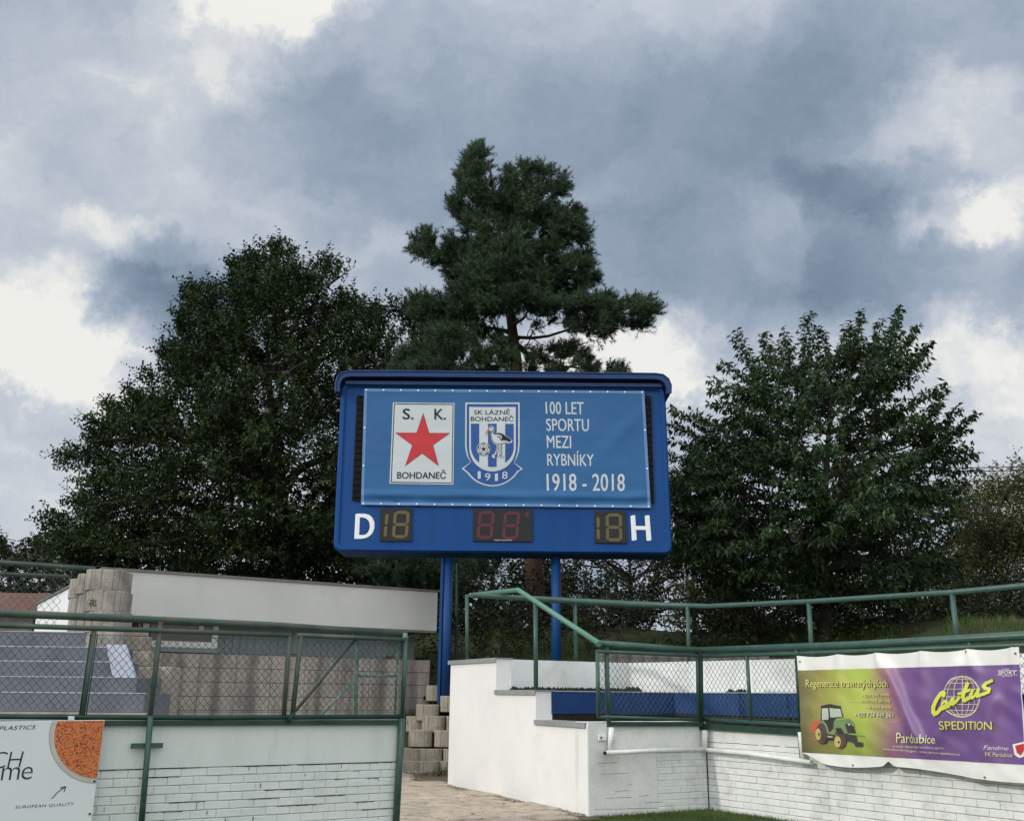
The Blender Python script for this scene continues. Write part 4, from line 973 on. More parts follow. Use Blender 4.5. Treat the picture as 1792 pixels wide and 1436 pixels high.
# ------------------------------------------------------------------ white sign board on the left wall
wsn = thing('advertising_board', SL.px(100, 1340), 'white rectangular advertising board with orange granules on the left wall', 'sign')
b = MB(); q = [(-110,1263),(183.5,1259),(159,1446),(-140,1462)]
zq = [SL.uv(*p) for p in q]; SW = Surf(PL+NW*.155, WD, NW)
b.prism([SW.px(*p) for p in q], -NW*.02); b.build('panel', M['ply'], wsn, bevel=.003)
poly('tab', SW, [[(119,1252),(130,1252),(130,1259.5),(119,1259.5)]], 1, M['ply'], wsn)
cl = lambda pts: [(min(x, 183.0-(max(y,1259)-1259)*.131), max(y, 1261.2-(x*.006))) for x, y in pts]
def disc(r, a0=85, a1=235, cx=165, cy=1290.5, n=28):
    P = [(cx+r*math.cos(math.radians(a)), cy+r*math.sin(math.radians(a))) for a in np.linspace(a0, a1, n)]; return P
ringm = mk('print_grey_ring', (.50,.50,.47), (.44,.43,.41), 2, .5, fine=0); ring2 = mk('print_pink_line', (.42,.33,.33), (.5,.42,.42), 2, .5, fine=0)
def quarter(r):
    x1 = lambda y: 183.0-(y-1259)*.131
    P = [(x, y) for x, y in disc(r, 75, 205) if x <= x1(y)-.2 and y > 1261.5]
    top = [(165-math.sqrt(max(r*r-(1290.5-1260.8)**2, 0)), 1260.8)]; yb = 1290.5+math.sqrt(max(r*r-(x1(1290.5+r*.98)-165)**2, 0))
    return [(182.6, 1260.0)] + [(x1(yb)-.3, yb)] + P + top
poly('ring_print', SW, [quarter(79.5)], 1, ring2, wsn, zoff=.002); poly('ring_print', SW, [quarter(78)], 2, ringm, wsn, zoff=.002)
pel = bpy.data.materials.new('granule_print'); pel.use_nodes = True; t_ = pel.node_tree; bs = t_.nodes['Principled BSDF']; bs.inputs['Roughness'].default_value = .5
gg = t_.nodes.new('ShaderNodeNewGeometry'); vo = t_.nodes.new('ShaderNodeTexVoronoi'); vo.inputs['Scale'].default_value = 62; t_.links.new(gg.outputs['Position'], vo.inputs['Vector'])
cr = t_.nodes.new('ShaderNodeValToRGB'); t_.links.new(vo.outputs['Distance'], cr.inputs[0]); cr.color_ramp.elements[0].color = (.74,.24,.07,1); cr.color_ramp.elements[1].color = (.22,.045,.015,1)
cr.color_ramp.elements[0].position = .25; cr.color_ramp.elements[1].position = .8; e = cr.color_ramp.elements.new(.5); e.color = (.66,.18,.05,1)
mx_ = t_.nodes.new('ShaderNodeMix'); mx_.data_type = 'RGBA'; mx_.blend_type = 'MULTIPLY'; mx_.inputs[0].default_value = .35; t_.links.new(cr.outputs[0], mx_.inputs[6]); t_.links.new(vo.outputs['Color'], mx_.inputs[7]); t_.links.new(mx_.outputs[2], bs.inputs['Base Color'])
poly('granule_print', SW, [quarter(70)], 3, pel, wsn, zoff=.002)
text(SW, 'PLASTICS', [(-1,1270),(63,1268),(62,1275),(-2,1277)], 1, M['ink'], wsn, .014, .25, 1.15, zoff=.002)
text(SW, 'CH', [(-12,1315),(42,1313.5),(38,1341.5),(-14,1344)], 1, M['ink'], wsn, -.012, .12, .9, zoff=.002)
text(SW, 'me', [(2,1342),(58,1340.5),(56,1362.5),(1,1365)], 1, M['ink'], wsn, -.010, .12, .9, zoff=.002)
text(SW, 'EUROPEAN QUALITY', [(28,1409),(130,1403),(129,1409),(27,1415)], 1, M['ink'], wsn, .0, .1, 1.1, zoff=.002)
poly('arrow', SW, stroke_pts([(90.5,1396.5),(101,1385),(113,1377)], 1.5)+stroke_pts([(105.5,1377.2),(115,1375.5),(112,1384.5)], 1.6)+stroke_pts([(107,1379.5),(111,1378.5)], 1.4), 1, M['ink'], wsn, zoff=.002)
for x, y in ((165,1366),(157,1423)):
    b = MB(); b.tube([SW.px(x, y, 0), SW.px(x, y, .012)], .010, 8); b.build('screw', M['moss'], wsn)

# ------------------------------------------------------------------ hanging banner on the right fence
RQ = [(1397.5,1147),(1783,1131.5),(1806,1368),(1411.5,1326)]
SR0 = Surf(PR+NR*.09, RD, NR); rq = [SR0.uv(*p) for p in RQ]
TOPX = [1398,1467,1535,1614,1696,1774]; TA = [SR0.uv(x, 1140)[0] for x in TOPX]
def rdisp(a, z):
    v = min(max((rq[0][1]-z)/(rq[0][1]-rq[3][1]), -.1), 1.15)
    d = 0
    for k, ta in enumerate(TA):       # folds fan out from the tie points
        w = .035+.22*v; s = (a-ta - (.25*v if k in (2, 4) else -.10*v))
        d += .035*math.exp(-(s/w)**2)*math.exp(-v*1.6)
    d += .055*math.exp(-((a-(TA[2]+.06+v*.55))/.085)**2)*sstep(0,.2,v)*sstep(1.1,.6,v)
    d += .05*math.exp(-((a-(TA[4]-.05-v*.55))/.10)**2)*sstep(0,.15,v)*sstep(1.1,.7,v)
    d += .04*math.exp(-((a-(TA[5]-.15-(v-.2)*.5))/.09)**2)*sstep(.2,.5,v)
    d += .035*mnoise.noise(Vector((a*1.7, z*1.1, 4)))*v + .012*mnoise.noise(Vector((a*5+z*4, z*5, 8)))*sstep(0,.2,v)
    d += .10*sstep(.82,1.0,v)*sstep(TA[0]+.9,TA[0],a)*0 + .05*v
    return d
SRB = Surf(PR+NR*.09, RD, NR, rdisp)
hb = thing('banner', SR0.px(1600,1250), 'purple and green printed advertising banner with a tractor tied to the fence', 'banner')
def red(u, v):
    # scalloped top between ties and wavy lower hem
    a = rq[0][0]*(1-u)+rq[1][0]*u; z = 0
    if v < .2:
        for i in range(5):
            if TA[i] <= a <= TA[i+1]: t = (a-TA[i])/(TA[i+1]-TA[i]); z -= .022*math.sin(math.pi*t)*(1-v/.2)
    if v > .8:
        w = (v-.8)/.2; z += w*(-.07*math.exp(-((u-.10)/.07)**2)*0 + .05*math.exp(-((u-.435)/.018)**2) - .02*math.sin(u*9) + .06*(1-sstep(0,.12,u)))
        z -= w*.03*math.sin(math.pi*min(u/.43,1))
    return z
bgm = bpy.data.materials.new('printed_banner_ground'); bgm.use_nodes = True; t_ = bgm.node_tree; n_ = t_.nodes.new; l_ = t_.links.new; bs = t_.nodes['Principled BSDF']; bs.inputs['Roughness'].default_value = .45
uvn = n_('ShaderNodeUVMap'); sx = n_('ShaderNodeSeparateXYZ'); l_(uvn.outputs[0], sx.inputs[0])
nn_ = n_('ShaderNodeTexNoise'); nn_.inputs['Scale'].default_value = 3; nn_.inputs['Detail'].default_value = 6; mpn = n_('ShaderNodeMapping'); mpn.inputs['Scale'].default_value = (2.0, .8, 1); mpn.inputs['Rotation'].default_value = (0,0,.5); l_(uvn.outputs[0], mpn.inputs[0]); l_(mpn.outputs[0], nn_.inputs['Vector'])
ad = n_('ShaderNodeMath'); ad.operation = 'MULTIPLY_ADD'; l_(nn_.outputs['Fac'], ad.inputs[0]); ad.inputs[1].default_value = .14; l_(sx.outputs['X'], ad.inputs[2])
ad2 = n_('ShaderNodeMath'); ad2.operation = 'SUBTRACT'; l_(ad.outputs[0], ad2.inputs[0]); ad2.inputs[1].default_value = .07
cr = n_('ShaderNodeValToRGB'); l_(ad2.outputs[0], cr.inputs[0]); E_ = cr.color_ramp.elements
E_[0].position = 0; E_[0].color = (.15,.13,.055,1); E_[1].position = 1; E_[1].color = (.115,.05,.235,1)
for p_, c_ in ((.10,(.30,.27,.075,1)),(.22,(.38,.42,.08,1)),(.32,(.42,.52,.09,1)),(.41,(.38,.33,.14,1)),(.48,(.32,.15,.22,1)),(.53,(.165,.08,.235,1)),(.75,(.135,.07,.225,1)),(.93,(.17,.085,.25,1))):
    e = E_.new(p_); e.color = c_
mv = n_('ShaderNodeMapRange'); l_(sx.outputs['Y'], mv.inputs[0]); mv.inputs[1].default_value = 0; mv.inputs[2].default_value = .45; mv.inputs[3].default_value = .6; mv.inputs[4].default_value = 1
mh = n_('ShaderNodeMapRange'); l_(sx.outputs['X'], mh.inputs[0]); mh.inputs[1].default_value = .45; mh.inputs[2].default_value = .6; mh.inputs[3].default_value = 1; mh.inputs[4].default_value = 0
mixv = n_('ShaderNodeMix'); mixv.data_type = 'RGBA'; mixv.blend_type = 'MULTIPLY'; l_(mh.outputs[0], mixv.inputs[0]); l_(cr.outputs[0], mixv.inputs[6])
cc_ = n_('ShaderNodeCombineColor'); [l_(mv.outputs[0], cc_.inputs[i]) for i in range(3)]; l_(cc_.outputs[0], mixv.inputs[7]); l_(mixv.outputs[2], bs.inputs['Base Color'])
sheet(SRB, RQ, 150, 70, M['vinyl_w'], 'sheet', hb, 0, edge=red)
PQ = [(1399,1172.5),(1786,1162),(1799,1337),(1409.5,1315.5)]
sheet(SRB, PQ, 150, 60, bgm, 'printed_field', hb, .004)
MR_ = .05; y5 = lambda X, Y: (1390+X/6.838, 1130+Y/6.838); y6 = lambda X, Y: (1590+X/5.743, 1130+Y/5.743)
def tx2(s, q, mat, bold=.01, conv=None, sh=0, shadow=True, lay_=2):
    if shadow: text(SRB, s, q, lay_-1, M['shadow_print'], hb, bold+.022, sh, maxlen=MR_, conv=conv, off=(8, 8) if conv else (1.2, 1.2), name='lettering_shadow')
    text(SRB, s, q, lay_+1, M[mat], hb, bold, sh, maxlen=MR_, conv=conv)
tx2('Regenerace travnatých ploch', [(154,400),(1156,400),(1160,520),(156,520)], 'yel', .012, y5)
tx2('- sportovní areály', [(830,562),(1184,555),(1184,612),(830,620)], 'yel', .0, y5)
tx2('- soukromé zahrady', [(795,628),(1192,625),(1192,690),(795,690)], 'yel', .0, y5)
tx2('- firemní areály', [(880,706),(1206,703),(1206,765),(880,765)], 'yel', .0, y5)
tx2('+420 724 949 861', [(750,790),(1222,796),(1222,856),(750,842)], 'cream', .004, y5)
tx2('Pardubice', [(1575.6,1281),(1647,1286),(1647,1300),(1575.6,1299)], 'cream', .014)
tx2('e-mail: dusan@travnikovy.guru', [(1570,1302),(1658,1305.5),(1658,1311),(1570,1308)], 'cream', 0, shadow=False)
tx2('www.travnikovy.guru, www.certus-spedition.cz', [(1552,1307),(1686,1317),(1686,1322.5),(1552,1312)], 'cream', 0, shadow=False)
tx2('SPEDITION', [(362,752),(880,756),(882,840),(368,838)], 'yel', .012, y6)
tx2('Fandíme', [(806,992),(1044,1008),(1040,1044),(806,1036)], 'vinyl_w', -.006, y6, .3, False)
tx2('FK Pardubice', [(820,1064),(1082,1072),(1082,1114),(820,1104)], 'cream', .006, y6)
tx2('SPORT', [(915,252),(1105,250),(1105,284),(917,284)], 'vinyl_w', .03, y6, 0, False)
tx2('mobilní', [(955,222),(1040,222),(1040,238),(955,238)], 'vinyl_w', 0, y6, 0, False); tx2('vysílačka', [(950,296),(1068,296),(1068,312),(950,312)], 'vinyl_w', 0, y6, 0, False)
poly('logo_bars', SRB, [rect(903,242,1110,246), rect(903,288,1110,292)], 2, M['vinyl_w'], hb, MR_, y6)
poly('club_shield', SRB, [[(1078,985),(1200,955),(1215,1050),(1185,1110),(1145,1120),(1100,1090)]], 2, M['vinyl_w'], hb, MR_, y6)
poly('club_shield', SRB, [[(1105,1000),(1190,975),(1195,1040),(1160,1095),(1125,1070)]], 3, M['print_r'], hb, MR_, y6)
# wire globe
gs = []; gcx, gcy, gr = 565, 508, 185; grx = 186; gry = 205
gp_ = lambda la, lo: (gcx+grx*math.cos(la)*math.sin(lo), gcy-gry*math.sin(la))
for i in range(9):
    lo = math.radians(-90+22.5*i); gs += stroke_pts([gp_(math.radians(-90+15*k), lo) for k in range(13)], 8 if i in (0,8) else 5.5)
for la in (-75,-60,-42,-22,0,22,42,60,75):
    gs += stroke_pts([gp_(math.radians(la), math.radians(-90+30*k)) for k in range(7)], 5.5)
poly('globe_print', SRB, gs, 2, M['cream'], hb, MR_, y6)
# sweeping script wordmark
def script(off, mt, ly):
    f = lambda x, y: (x+off, y+off)
    S_ = []
    S_ += stroke_pts([f(398,500),(f(402,478)),f(385,466),f(355,480),f(315,540),f(285,610),f(285,660),f(305,680),f(345,665),f(385,622)], 44)
    S_ += stroke_pts([f(385,622),f(435,590),f(440,562),f(420,552),f(395,575),f(388,610),f(405,628),f(450,608)], 26)
    S_ += stroke_pts([f(450,608),f(490,520),f(482,590),f(510,560),f(545,510)], 26)
    S_ += stroke_pts([f(535,480),f(640,440)], 26) + stroke_pts([f(615,372),f(575,500),f(585,548),f(640,520)], 36)
    S_ += stroke_pts([f(672,440),f(655,500),f(672,520),f(715,480),f(735,430),f(722,505),f(755,495)], 30)
    S_ += stroke_pts([f(858,345),f(800,372),f(778,400),f(800,425),f(838,430),f(835,460),f(790,480),f(740,492)], 32)
    poly('wordmark', SRB, S_, ly, M[mt], hb, MR_, y6)
script(8, 'shadow_print', 3); script(0, 'yel2', 4)
# tractor picture
kt = mk('print_dark_grey', (.05,.045,.045), (.04,.036,.036), 2, .5, fine=0); rb = mk('print_tyre', (.095,.065,.06), (.08,.055,.05), 2, .5, fine=0)
tg = mk('print_tractor_green', (.14,.21,.10), (.20,.29,.13), 4, .5, fine=0); ro = mk('print_red_orange', (.55,.13,.07), (.5,.1,.06), 3, .5, fine=0)
gl = mk('print_pale_glass', (.52,.58,.50), (.35,.42,.33), 4, .5, fine=0); yw = mk('print_wheel_yellow', (.52,.44,.15), (.46,.38,.13), 3, .5, fine=0)
ell = lambda cx, cy, rx, ry, ro_=0, n=22: [(cx+rx*math.cos(6.2832*i/n)*math.cos(ro_)-ry*math.sin(6.2832*i/n)*math.sin(ro_), cy+rx*math.cos(6.2832*i/n)*math.sin(ro_)+ry*math.sin(6.2832*i/n)*math.cos(ro_)) for i in range(n)]
T_ = lambda nm, lp, ly, mt: poly(nm, SRB, lp, ly, mt, hb, MR_, y5)
T_('tractor_print', [[(240,890),(330,892),(345,915),(300,1040),(250,1040)], [(190,1005),(250,1030),(250,1042),(192,1012)], [(200,1095),(300,1118),(300,1130),(204,1104)], [(222,940),(250,950),(250,965),(215,955)]], 2, ro)
T_('tractor_print', [[(345,720),(400,702),(590,735),(618,845),(540,860),(525,960),(440,1050),(360,900),(342,890)]], 2, kt)
T_('tractor_print', [[(358,745),(432,738),(450,850),(440,880),(362,880)], [(452,738),(585,750),(608,842),(500,852),(468,850)]], 3, gl)
T_('tractor_print', [[(340,712),(455,690),(592,716),(590,750),(450,728),(345,738)]], 3, kt)
T_('tractor_print', [[(335,890),(385,885),(430,940),(460,1030),(500,1040),(520,900),(545,862),(620,855),(700,875),(740,915),(760,1040),(700,1050),(600,1045),(560,1010),(520,1060),(430,1080),(405,1000),(380,925)]], 4, tg)
T_('tractor_print', [[(640,925),(735,940),(765,1035),(680,1048)], [(640,1050),(770,1060),(790,1140),(860,1150),(860,1200),(780,1200),(740,1150),(660,1130)], [(540,980),(600,975),(640,1050),(560,1080)], [(430,1040),(520,1060),(520,1130),(440,1120)]], 5, kt)
T_('tractor_print', [ell(368,1045,68,125,-.08)], 5, rb); T_('tractor_print', [ell(405,1070,40,100,-.05)], 4, kt); T_('tractor_print', [ell(332,1052,34,70,-.05)], 6, yw); T_('tractor_print', [ell(345,1052,9,20)], 7, kt)
T_('tractor_print', [ell(596,1132,66,90,-.1)], 6, rb); T_('tractor_print', [ell(568,1142,38,68,-.08)], 7, yw); T_('tractor_print', [ell(584,1146,11,16)], 8, kt)
T_('tractor_print', [[(690,1040),(880,1062),(880,1074),(780,1066),(690,1052)], [(540,872),(640,866),(700,890),(620,884),(545,892)]], 6, mk('print_leaf_green', (.25,.42,.10), (.2,.36,.09), 3, .5, fine=0))
T_('tractor_print', [[(678,922),(705,926),(704,950),(684,948)], [(728,932),(745,936),(748,956),(735,952)], [(448,1070),(508,1078),(508,1092),(448,1088)]], 6, gl)
T_('oval_line', stroke_pts(ell(800,800,560,130,.05,40)+[ell(800,800,560,130,.05,40)[0]], 5), 1.5, mk('print_olive_line', (.42,.42,.14), (.4,.4,.13), 2, .5, fine=0))
for x in TOPX:      # tie wires and eyelets
    b = MB(); b.tube([SR0.px(x, 1139 if x < 1700 else 1128, .0), SR0.px(x+1.5, 1149-(x-1398)*.04, .02)], .005, 4); b.build('tie', M['moss'], hb)
for x, y in ((1402,1157),(1497,1338),(1648,1354),(1730,1359),(1693,1140),(1779,1143),(1407,1242)):
    b = MB(); b.tube([SRB.px(x, y, .0), SRB.px(x, y, .006)], .012, 8); b.build('eyelet', M['conc_dark'], hb)

# ------------------------------------------------------------------ long low building
YBLD = 22.6; PB = at(765, 1040, YBLD); PB.z = 0; BD = Vector((math.cos(.5538), math.sin(.5538), 0)); NB = Vector((BD.y, -BD.x, 0))
SF = Surf(PB, BD, NB); SFr = Surf(PB - NB*.55, BD, NB)
a_r = SF.uv(765, 1070)[0]; a_l = SF.uv(177, 1040)[0]; zf1 = (SF.uv(765,1037)[1]+SF.uv(178,995)[1])/2; zf0 = (SF.uv(765,1102)[1]+SF.uv(300,1083.5)[1])/2
print('building', a_l, a_r, zf0, zf1)
bd = thing('clubhouse', SF.pt((a_l+a_r)/2, 0), 'long low flat building with plain grey-white fascia behind the left fence', 'building')
DB = 9.5
b = MB(); b.prism([SF.pt(a_l, zf0, 0), SF.pt(a_r, zf0, 0), SF.pt(a_r, zf1, 0), SF.pt(a_l, zf1, 0)], -NB*.18); b.build('fascia', M['fascia'], bd)
b = MB(); b.prism([SF.pt(a_l-.04, zf1+.002, .03), SF.pt(a_r+.04, zf1+.002, .03), SF.pt(a_r+.04, zf1+.05, .03), SF.pt(a_l-.04, zf1+.05, .03)], -NB*(DB+.1)); b.build('roof', M['roof_edge'], bd)
b = MB(); b.prism([SF.pt(a_l+.003, -.1, -.2), SF.pt(a_l+.28, -.1, -.2), SF.pt(a_l+.28, zf1, -.2), SF.pt(a_l+.003, zf1, -.2)], -NB*(DB-.3)); b.build('side_wall', M['side_w'], bd)
b = MB(); b.prism([SF.pt(a_l, zf0-.05, -.005), SF.pt(a_r, zf0-.05, -.005), SF.pt(a_r, zf0-.003, -.005), SF.pt(a_l, zf0-.003, -.005)], -NB*.5); b.build('soffit', M['roof_edge'], bd)
b = MB(); zb1 = SFr.uv(480, 1146)[1]; ar2 = SFr.uv(722, 1150)[0]
b.prism([SFr.pt(a_l+.3, .0, -.05), SFr.pt(ar2, .0, -.05), SFr.pt(ar2, zf0, -.05), SFr.pt(a_l+.3, zf0, -.05)], -NB*.3); b.build('wall', M['band'], bd)
b = MB(); b.prism([SFr.pt(a_l+.3, .0, -.36), SFr.pt(a_r-.3, .0, -.36), SFr.pt(a_r-.3, zf1-.01, -.36), SFr.pt(a_l+.3, zf1-.01, -.36)], -NB*(DB-1)); b.build('back_rooms', M['conc_dark'], bd)
al, ar = SFr.uv(382,1110)[0], SFr.uv(700,1120)[0]; b = MB(); a = al
while a < ar:
    b.prism([SFr.pt(a, zb1+.012, -.045), SFr.pt(a+.10, zb1+.012, -.045), SFr.pt(a+.10, zf0-.06, -.045), SFr.pt(a, zf0-.06, -.045)], NB*.012); a += .16
o = b.build('cladding_ribs', M['band'], bd); o['kind'] = 'stuff'
a1_, a2_ = SFr.uv(701,1200)[0], SFr.uv(722,1200)[0]
b = MB(); b.prism([SFr.pt(a1_, 0, .02), SFr.pt(a2_, 0, .02), SFr.pt(a2_, zf0-.05, .02), SFr.pt(a1_, zf0-.05, .02)], -NB*.05); b.build('corner_strip', M['post_grey'], bd)
b = MB(); b.tube([SF.px(764,1098,-.1), SF.px(700,1122,-.4)], .03, 6); b.build('strut', M['roof_edge'], bd)
# window
def wbox(x0, y0, x1, y1, th, mat, nm, par=bd, S=SFr, off=.0, bev=0):
    A, z0 = S.uv(x0, y1); B, z1 = S.uv(x1, y0); z0 = (z0+S.uv(x1, y1+ (x1-x0)*.055)[1])/2
    b = MB(); b.prism([S.pt(A, z0, off), S.pt(B, z0, off), S.pt(B, z1, off), S.pt(A, z1, off)], NB*th); return b.build(nm, mat, par, bevel=bev)
wA, wB = SFr.uv(247,1110)[0], SFr.uv(381,1110)[0]; wz0 = (SFr.uv(250,1130)[1]+SFr.uv(378,1136)[1])/2; wz1 = zf0-.03; fwid = .13
wn = MB(); wn.prism([SFr.pt(wA, wz0, 0), SFr.pt(wB, wz0, 0), SFr.pt(wB, wz0+fwid, 0), SFr.pt(wA, wz0+fwid, 0)], NB*.06)
wn.prism([SFr.pt(wA, wz0+fwid, 0), SFr.pt(wA+fwid, wz0+fwid, 0), SFr.pt(wA+fwid, wz1, 0), SFr.pt(wA, wz1, 0)], NB*.06); wn.prism([SFr.pt(wB-fwid, wz0+fwid, 0), SFr.pt(wB, wz0+fwid, 0), SFr.pt(wB, wz1, 0), SFr.pt(wB-fwid, wz1, 0)], NB*.06)
wnd = wn.build('window', M['frame_w'], bd, bevel=.012)
b = MB(); b.prism([SFr.pt(wA+.1, wz0+.1, 0.001), SFr.pt(wB-.1, wz0+.1, 0.001), SFr.pt(wB-.1, wz1, .001), SFr.pt(wA+.1, wz1, .001)], NB*.02); b.build('pane', M['glass'], wnd)
am = wB-.40; b = MB(); b.prism([SFr.pt(am, wz1-.16, .022), SFr.pt(am+.09, wz1-.16, .022), SFr.pt(am+.09, wz1, .022), SFr.pt(am, wz1, .022)], NB*.02); b.build('handle_block', M['frame_w'], wnd)
b = MB(); b.prism([SFr.pt(wA-.12, wz0-.085, 0), SFr.pt(wB+.0, wz0-.085, 0), SFr.pt(wB, wz0-.005, 0), SFr.pt(wA-.12, wz0-.005, 0)], NB*.09); b.build('window_sill', M['band'], bd)
for (x0, x1, y0, y1, mt, nm) in ((208,220,1082,1112,'rust','pipe'),(222,229,1082,1112,'roof_edge','pipe'),(232,239,1082,1118,'rust','pipe'),(240,257,1084,1112,'glass','small_pane'),(256,263,1088,1131,'rust','door_post')):
    A, B = SFr.uv(x0,1100)[0], SFr.uv(x1,1100)[0]; z1_, z0_ = SFr.uv(x0,y0)[1], SFr.uv(x0,y1)[1]
    b = MB(); b.prism([SFr.pt(A, z0_, -.03), SFr.pt(B, z0_, -.03), SFr.pt(B, z1_, -.03), SFr.pt(A, z1_, -.03)], NB*(.03 if 'pane' in nm else .07)); b.build(nm, M[mt], bd, bevel=.01)
M['rust2'] = M['rust']
for x in (392, 512, 680):      # rust stains bleeding below the cladding
    b = MB(); b.prism([SFr.px(x-8,1147,.075), SFr.px(x+6,1147.5,.075), SFr.px(x+3,1153,.075), SFr.px(x-3,1155,.075)], NB*.012); b.build('rust_patch', M['rust'], bd)
# wall of concrete blocks with bulging faces below the cladding
SW2 = Surf(PB - NB*.55 + NB*.14, BD, NB)
bw = thing('block_wall', SW2.pt((a_l+ar2)/2, 0), 'brownish stained concrete block wall below the grey building cladding', 'wall')
def bulge_mesh(L, H, k, e0=False):
    random.seed(k); b = MB(); n = 10
    for i in range(n):
        x0, x1 = -L/2+L*i/n, -L/2+L*(i+1)/n; f = lambda x: -.02-.11*(.5+.5*math.cos(2*math.pi*(x/L+.5)))
        b.hexa([(x0,f(x0),-H/2),(x1,f(x1),-H/2),(x1,.05,-H/2),(x0,.05,-H/2),(x0,f(x0),H/2),(x1,f(x1),H/2),(x1,.05,H/2),(x0,.05,H/2)])
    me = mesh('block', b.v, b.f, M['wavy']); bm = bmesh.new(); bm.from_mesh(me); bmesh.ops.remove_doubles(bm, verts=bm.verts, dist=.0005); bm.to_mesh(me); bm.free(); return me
q0, q1 = SW2.uv(344,1190)[0], SW2.uv(408,1190)[0]; LB = q1-q0; HB = (SW2.uv(400,1145)[1]-SW2.uv(400,1244)[1])/4.05; zt_ = SW2.uv(480,1147)[1]
print('block L,H', LB, HB, zt_)
bms = [bulge_mesh(LB-.010, HB-.010, k) for k in range(3)]; bang = math.atan2(BD.y, BD.x); random.seed(12)
i0 = int((SW2.uv(236,1190)[0]-q0)/LB)-1; i1 = int((SW2.uv(700,1190)[0]-q0)/LB)
for i in range(i0, i1+1):
    for r in range(7):
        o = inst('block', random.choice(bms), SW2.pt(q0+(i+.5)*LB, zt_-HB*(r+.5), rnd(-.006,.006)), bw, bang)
b = MB(); b.prism([SW2.pt(q0+i0*LB, 0, -.03), SW2.pt(q0+(i1+1)*LB, 0, -.03), SW2.pt(q0+(i1+1)*LB, zt_-.004, -.03), SW2.pt(q0+i0*LB, zt_-.004, -.03)], -NB*.04); b.build('joint_bed', M['moss'], bw)

# ------------------------------------------------------------------ left terraces
lt = thing('grandstand_terrace', Vector((-7, 14, 0)), 'blue-grey painted concrete terrace steps behind the left mesh fence', 'grandstand')
steps = [(1246,13.2,251),(1211,14.0,251),(1183.5,14.8,236),(1156.5,15.6,205),(1131,16.4,192),(1105,17.2,185)]
XL = -14.
for k in range(5):
    yb, Yk, xb = steps[k]; yt, _, xe = steps[k+1]
    p0 = at(120, yb, Yk); p1 = at(120, yt, Yk); X1 = at((251, 238, 197, 190, 185)[k], yb, Yk).x
    b = MB(); b.prism([(XL, Yk, -.1), (X1, Yk, -.1), (X1, Yk, p1.z), (XL, Yk, p1.z)], Vector((0, 1.0 if k < 4 else 2.0, 0))); b.build('step', M['seat'], lt, bevel=.008)
    b = MB(); b.prism([(XL, Yk-.006, p1.z-.008), (X1-.003, Yk-.006, p1.z-.008), (X1-.003, Yk-.006, p1.z+.004), (XL, Yk-.006, p1.z+.004)], Vector((0,.06,0))); b.build('step_edge', M['nosing'], lt)
pz = at(120, 1252, 13.05).z; b = MB(); b.prism([(XL,13.05,-.1),(at(255,1250,13.05).x,13.05,-.1),(at(255,1250,13.05).x,13.05,at(120,1246,13.05).z),(XL,13.05,at(120,1246,13.05).z)], Vector((0,.145,0))); b.build('kerb', M['conc_tan'], lt)
# pale sloping cheek at the end of the steps
b = MB(); ck = [at(197,1185.5,14.74), at(238,1186,14.74), at(219.5,1127,14.74), at(186,1127,14.74)]; b.prism(ck, Vector((.0,.05,0))); b.build('sloping_cheek', M['cheek'], lt)
# side retaining slabs between terrace and building
cs = thing('retaining_wall', at(235,1200,15.5), 'stepped beige concrete slabs between the blue-grey terrace and the building', 'retaining wall')
for (x0,y0,x1,y1,Y) in ((219,1112,249,1138,16.9),(228,1139,262,1165,16.5),(236,1166,262,1208,15.9),(248,1166,300,1260,16.3),(222,1105,240,1112,16.9)):
    A, B = at(x0,y1,Y), at(x1,y0,Y); b = MB(); b.prism([(A.x,Y,A.z),(B.x,Y,A.z),(B.x,Y,B.z),(A.x,Y,B.z)], Vector((0,.5,0))); b.build('slab', M['conc_tan' if y0 < 1160 else 'wavy_plain'], cs, bevel=.01)
# stack of grooved planter blocks on the terrace top
YS = 16.6
sk = thing('planter_block_stack', at(160,1105,YS+.3), 'stack of large grooved concrete planter blocks above the left terrace', 'planter blocks')
sc_ = 1/1793.*YS; W1 = 69*sc_; H1 = 36.5*sc_
bms = [block_mesh('planter_block', W1, W1*1.0, H1, M['conc'], 8, k) for k in range(2)]
z_at = lambda y, Y=YS: at(175, y, Y).z
for r in range(5):
    y = [1032, 1069, 1106, 1143, 1180][r]; zz = at(172, y, YS-.3).z
    inst('planter_block', bms[r % 2], Vector((at(173.5+(0 if r == 0 else .5), y, YS-.3).x, YS, zz)), sk, .12+rnd(-.03,.03))
    x2 = [154, 156, 154, 154, 154][r]; inst('planter_block', bms[(r+1) % 2], Vector((at(x2, y, YS+.2).x, YS+.55, zz-.012)), sk, .3)
    x3 = [142, 140, 139, 139, 139][r]; inst('planter_block', bms[r % 2], Vector((at(x3, y+2, YS+.9).x, YS+1.2, zz-.03)), sk, .35)
b = MB(); random.seed(2)
for i in range(40):
    p = at(163+rnd(-5,5), 1062-rnd(0,12), YS-.42); d = Vector((rnd(-1,1), -.6, rnd(.2,1.2)))*.04; s = Vector((d.z, 0, -d.x)).normalized()*.008
    b.add([p-s, p+s, p+d], [(0,1,2)])
wd_ = b.build('weed', M['grass']); tag(wd_, 'small green weed growing from the joint of the concrete planter blocks', 'plant')
# rails and mesh beyond the left terrace
ul = thing('mesh_fence', at(60,1100,18), 'far green rail fence with wire mesh above the left terrace', 'fence')
SU = Surf(Vector((0,18,0)), Vector((1,0,0)), Vector((0,-1,0)))
Tb(SU, [(-80,978),(166,995)], .045, 'rail', M['green_old'], ul); Tb(SU, [(-80,1000),(120,1008)], .034, 'rail', M['green_old'], ul)
chain(SU, [(-80,1002),(112,1010),(108,1101),(-80,1101)], ul, (.14,.15), .004)
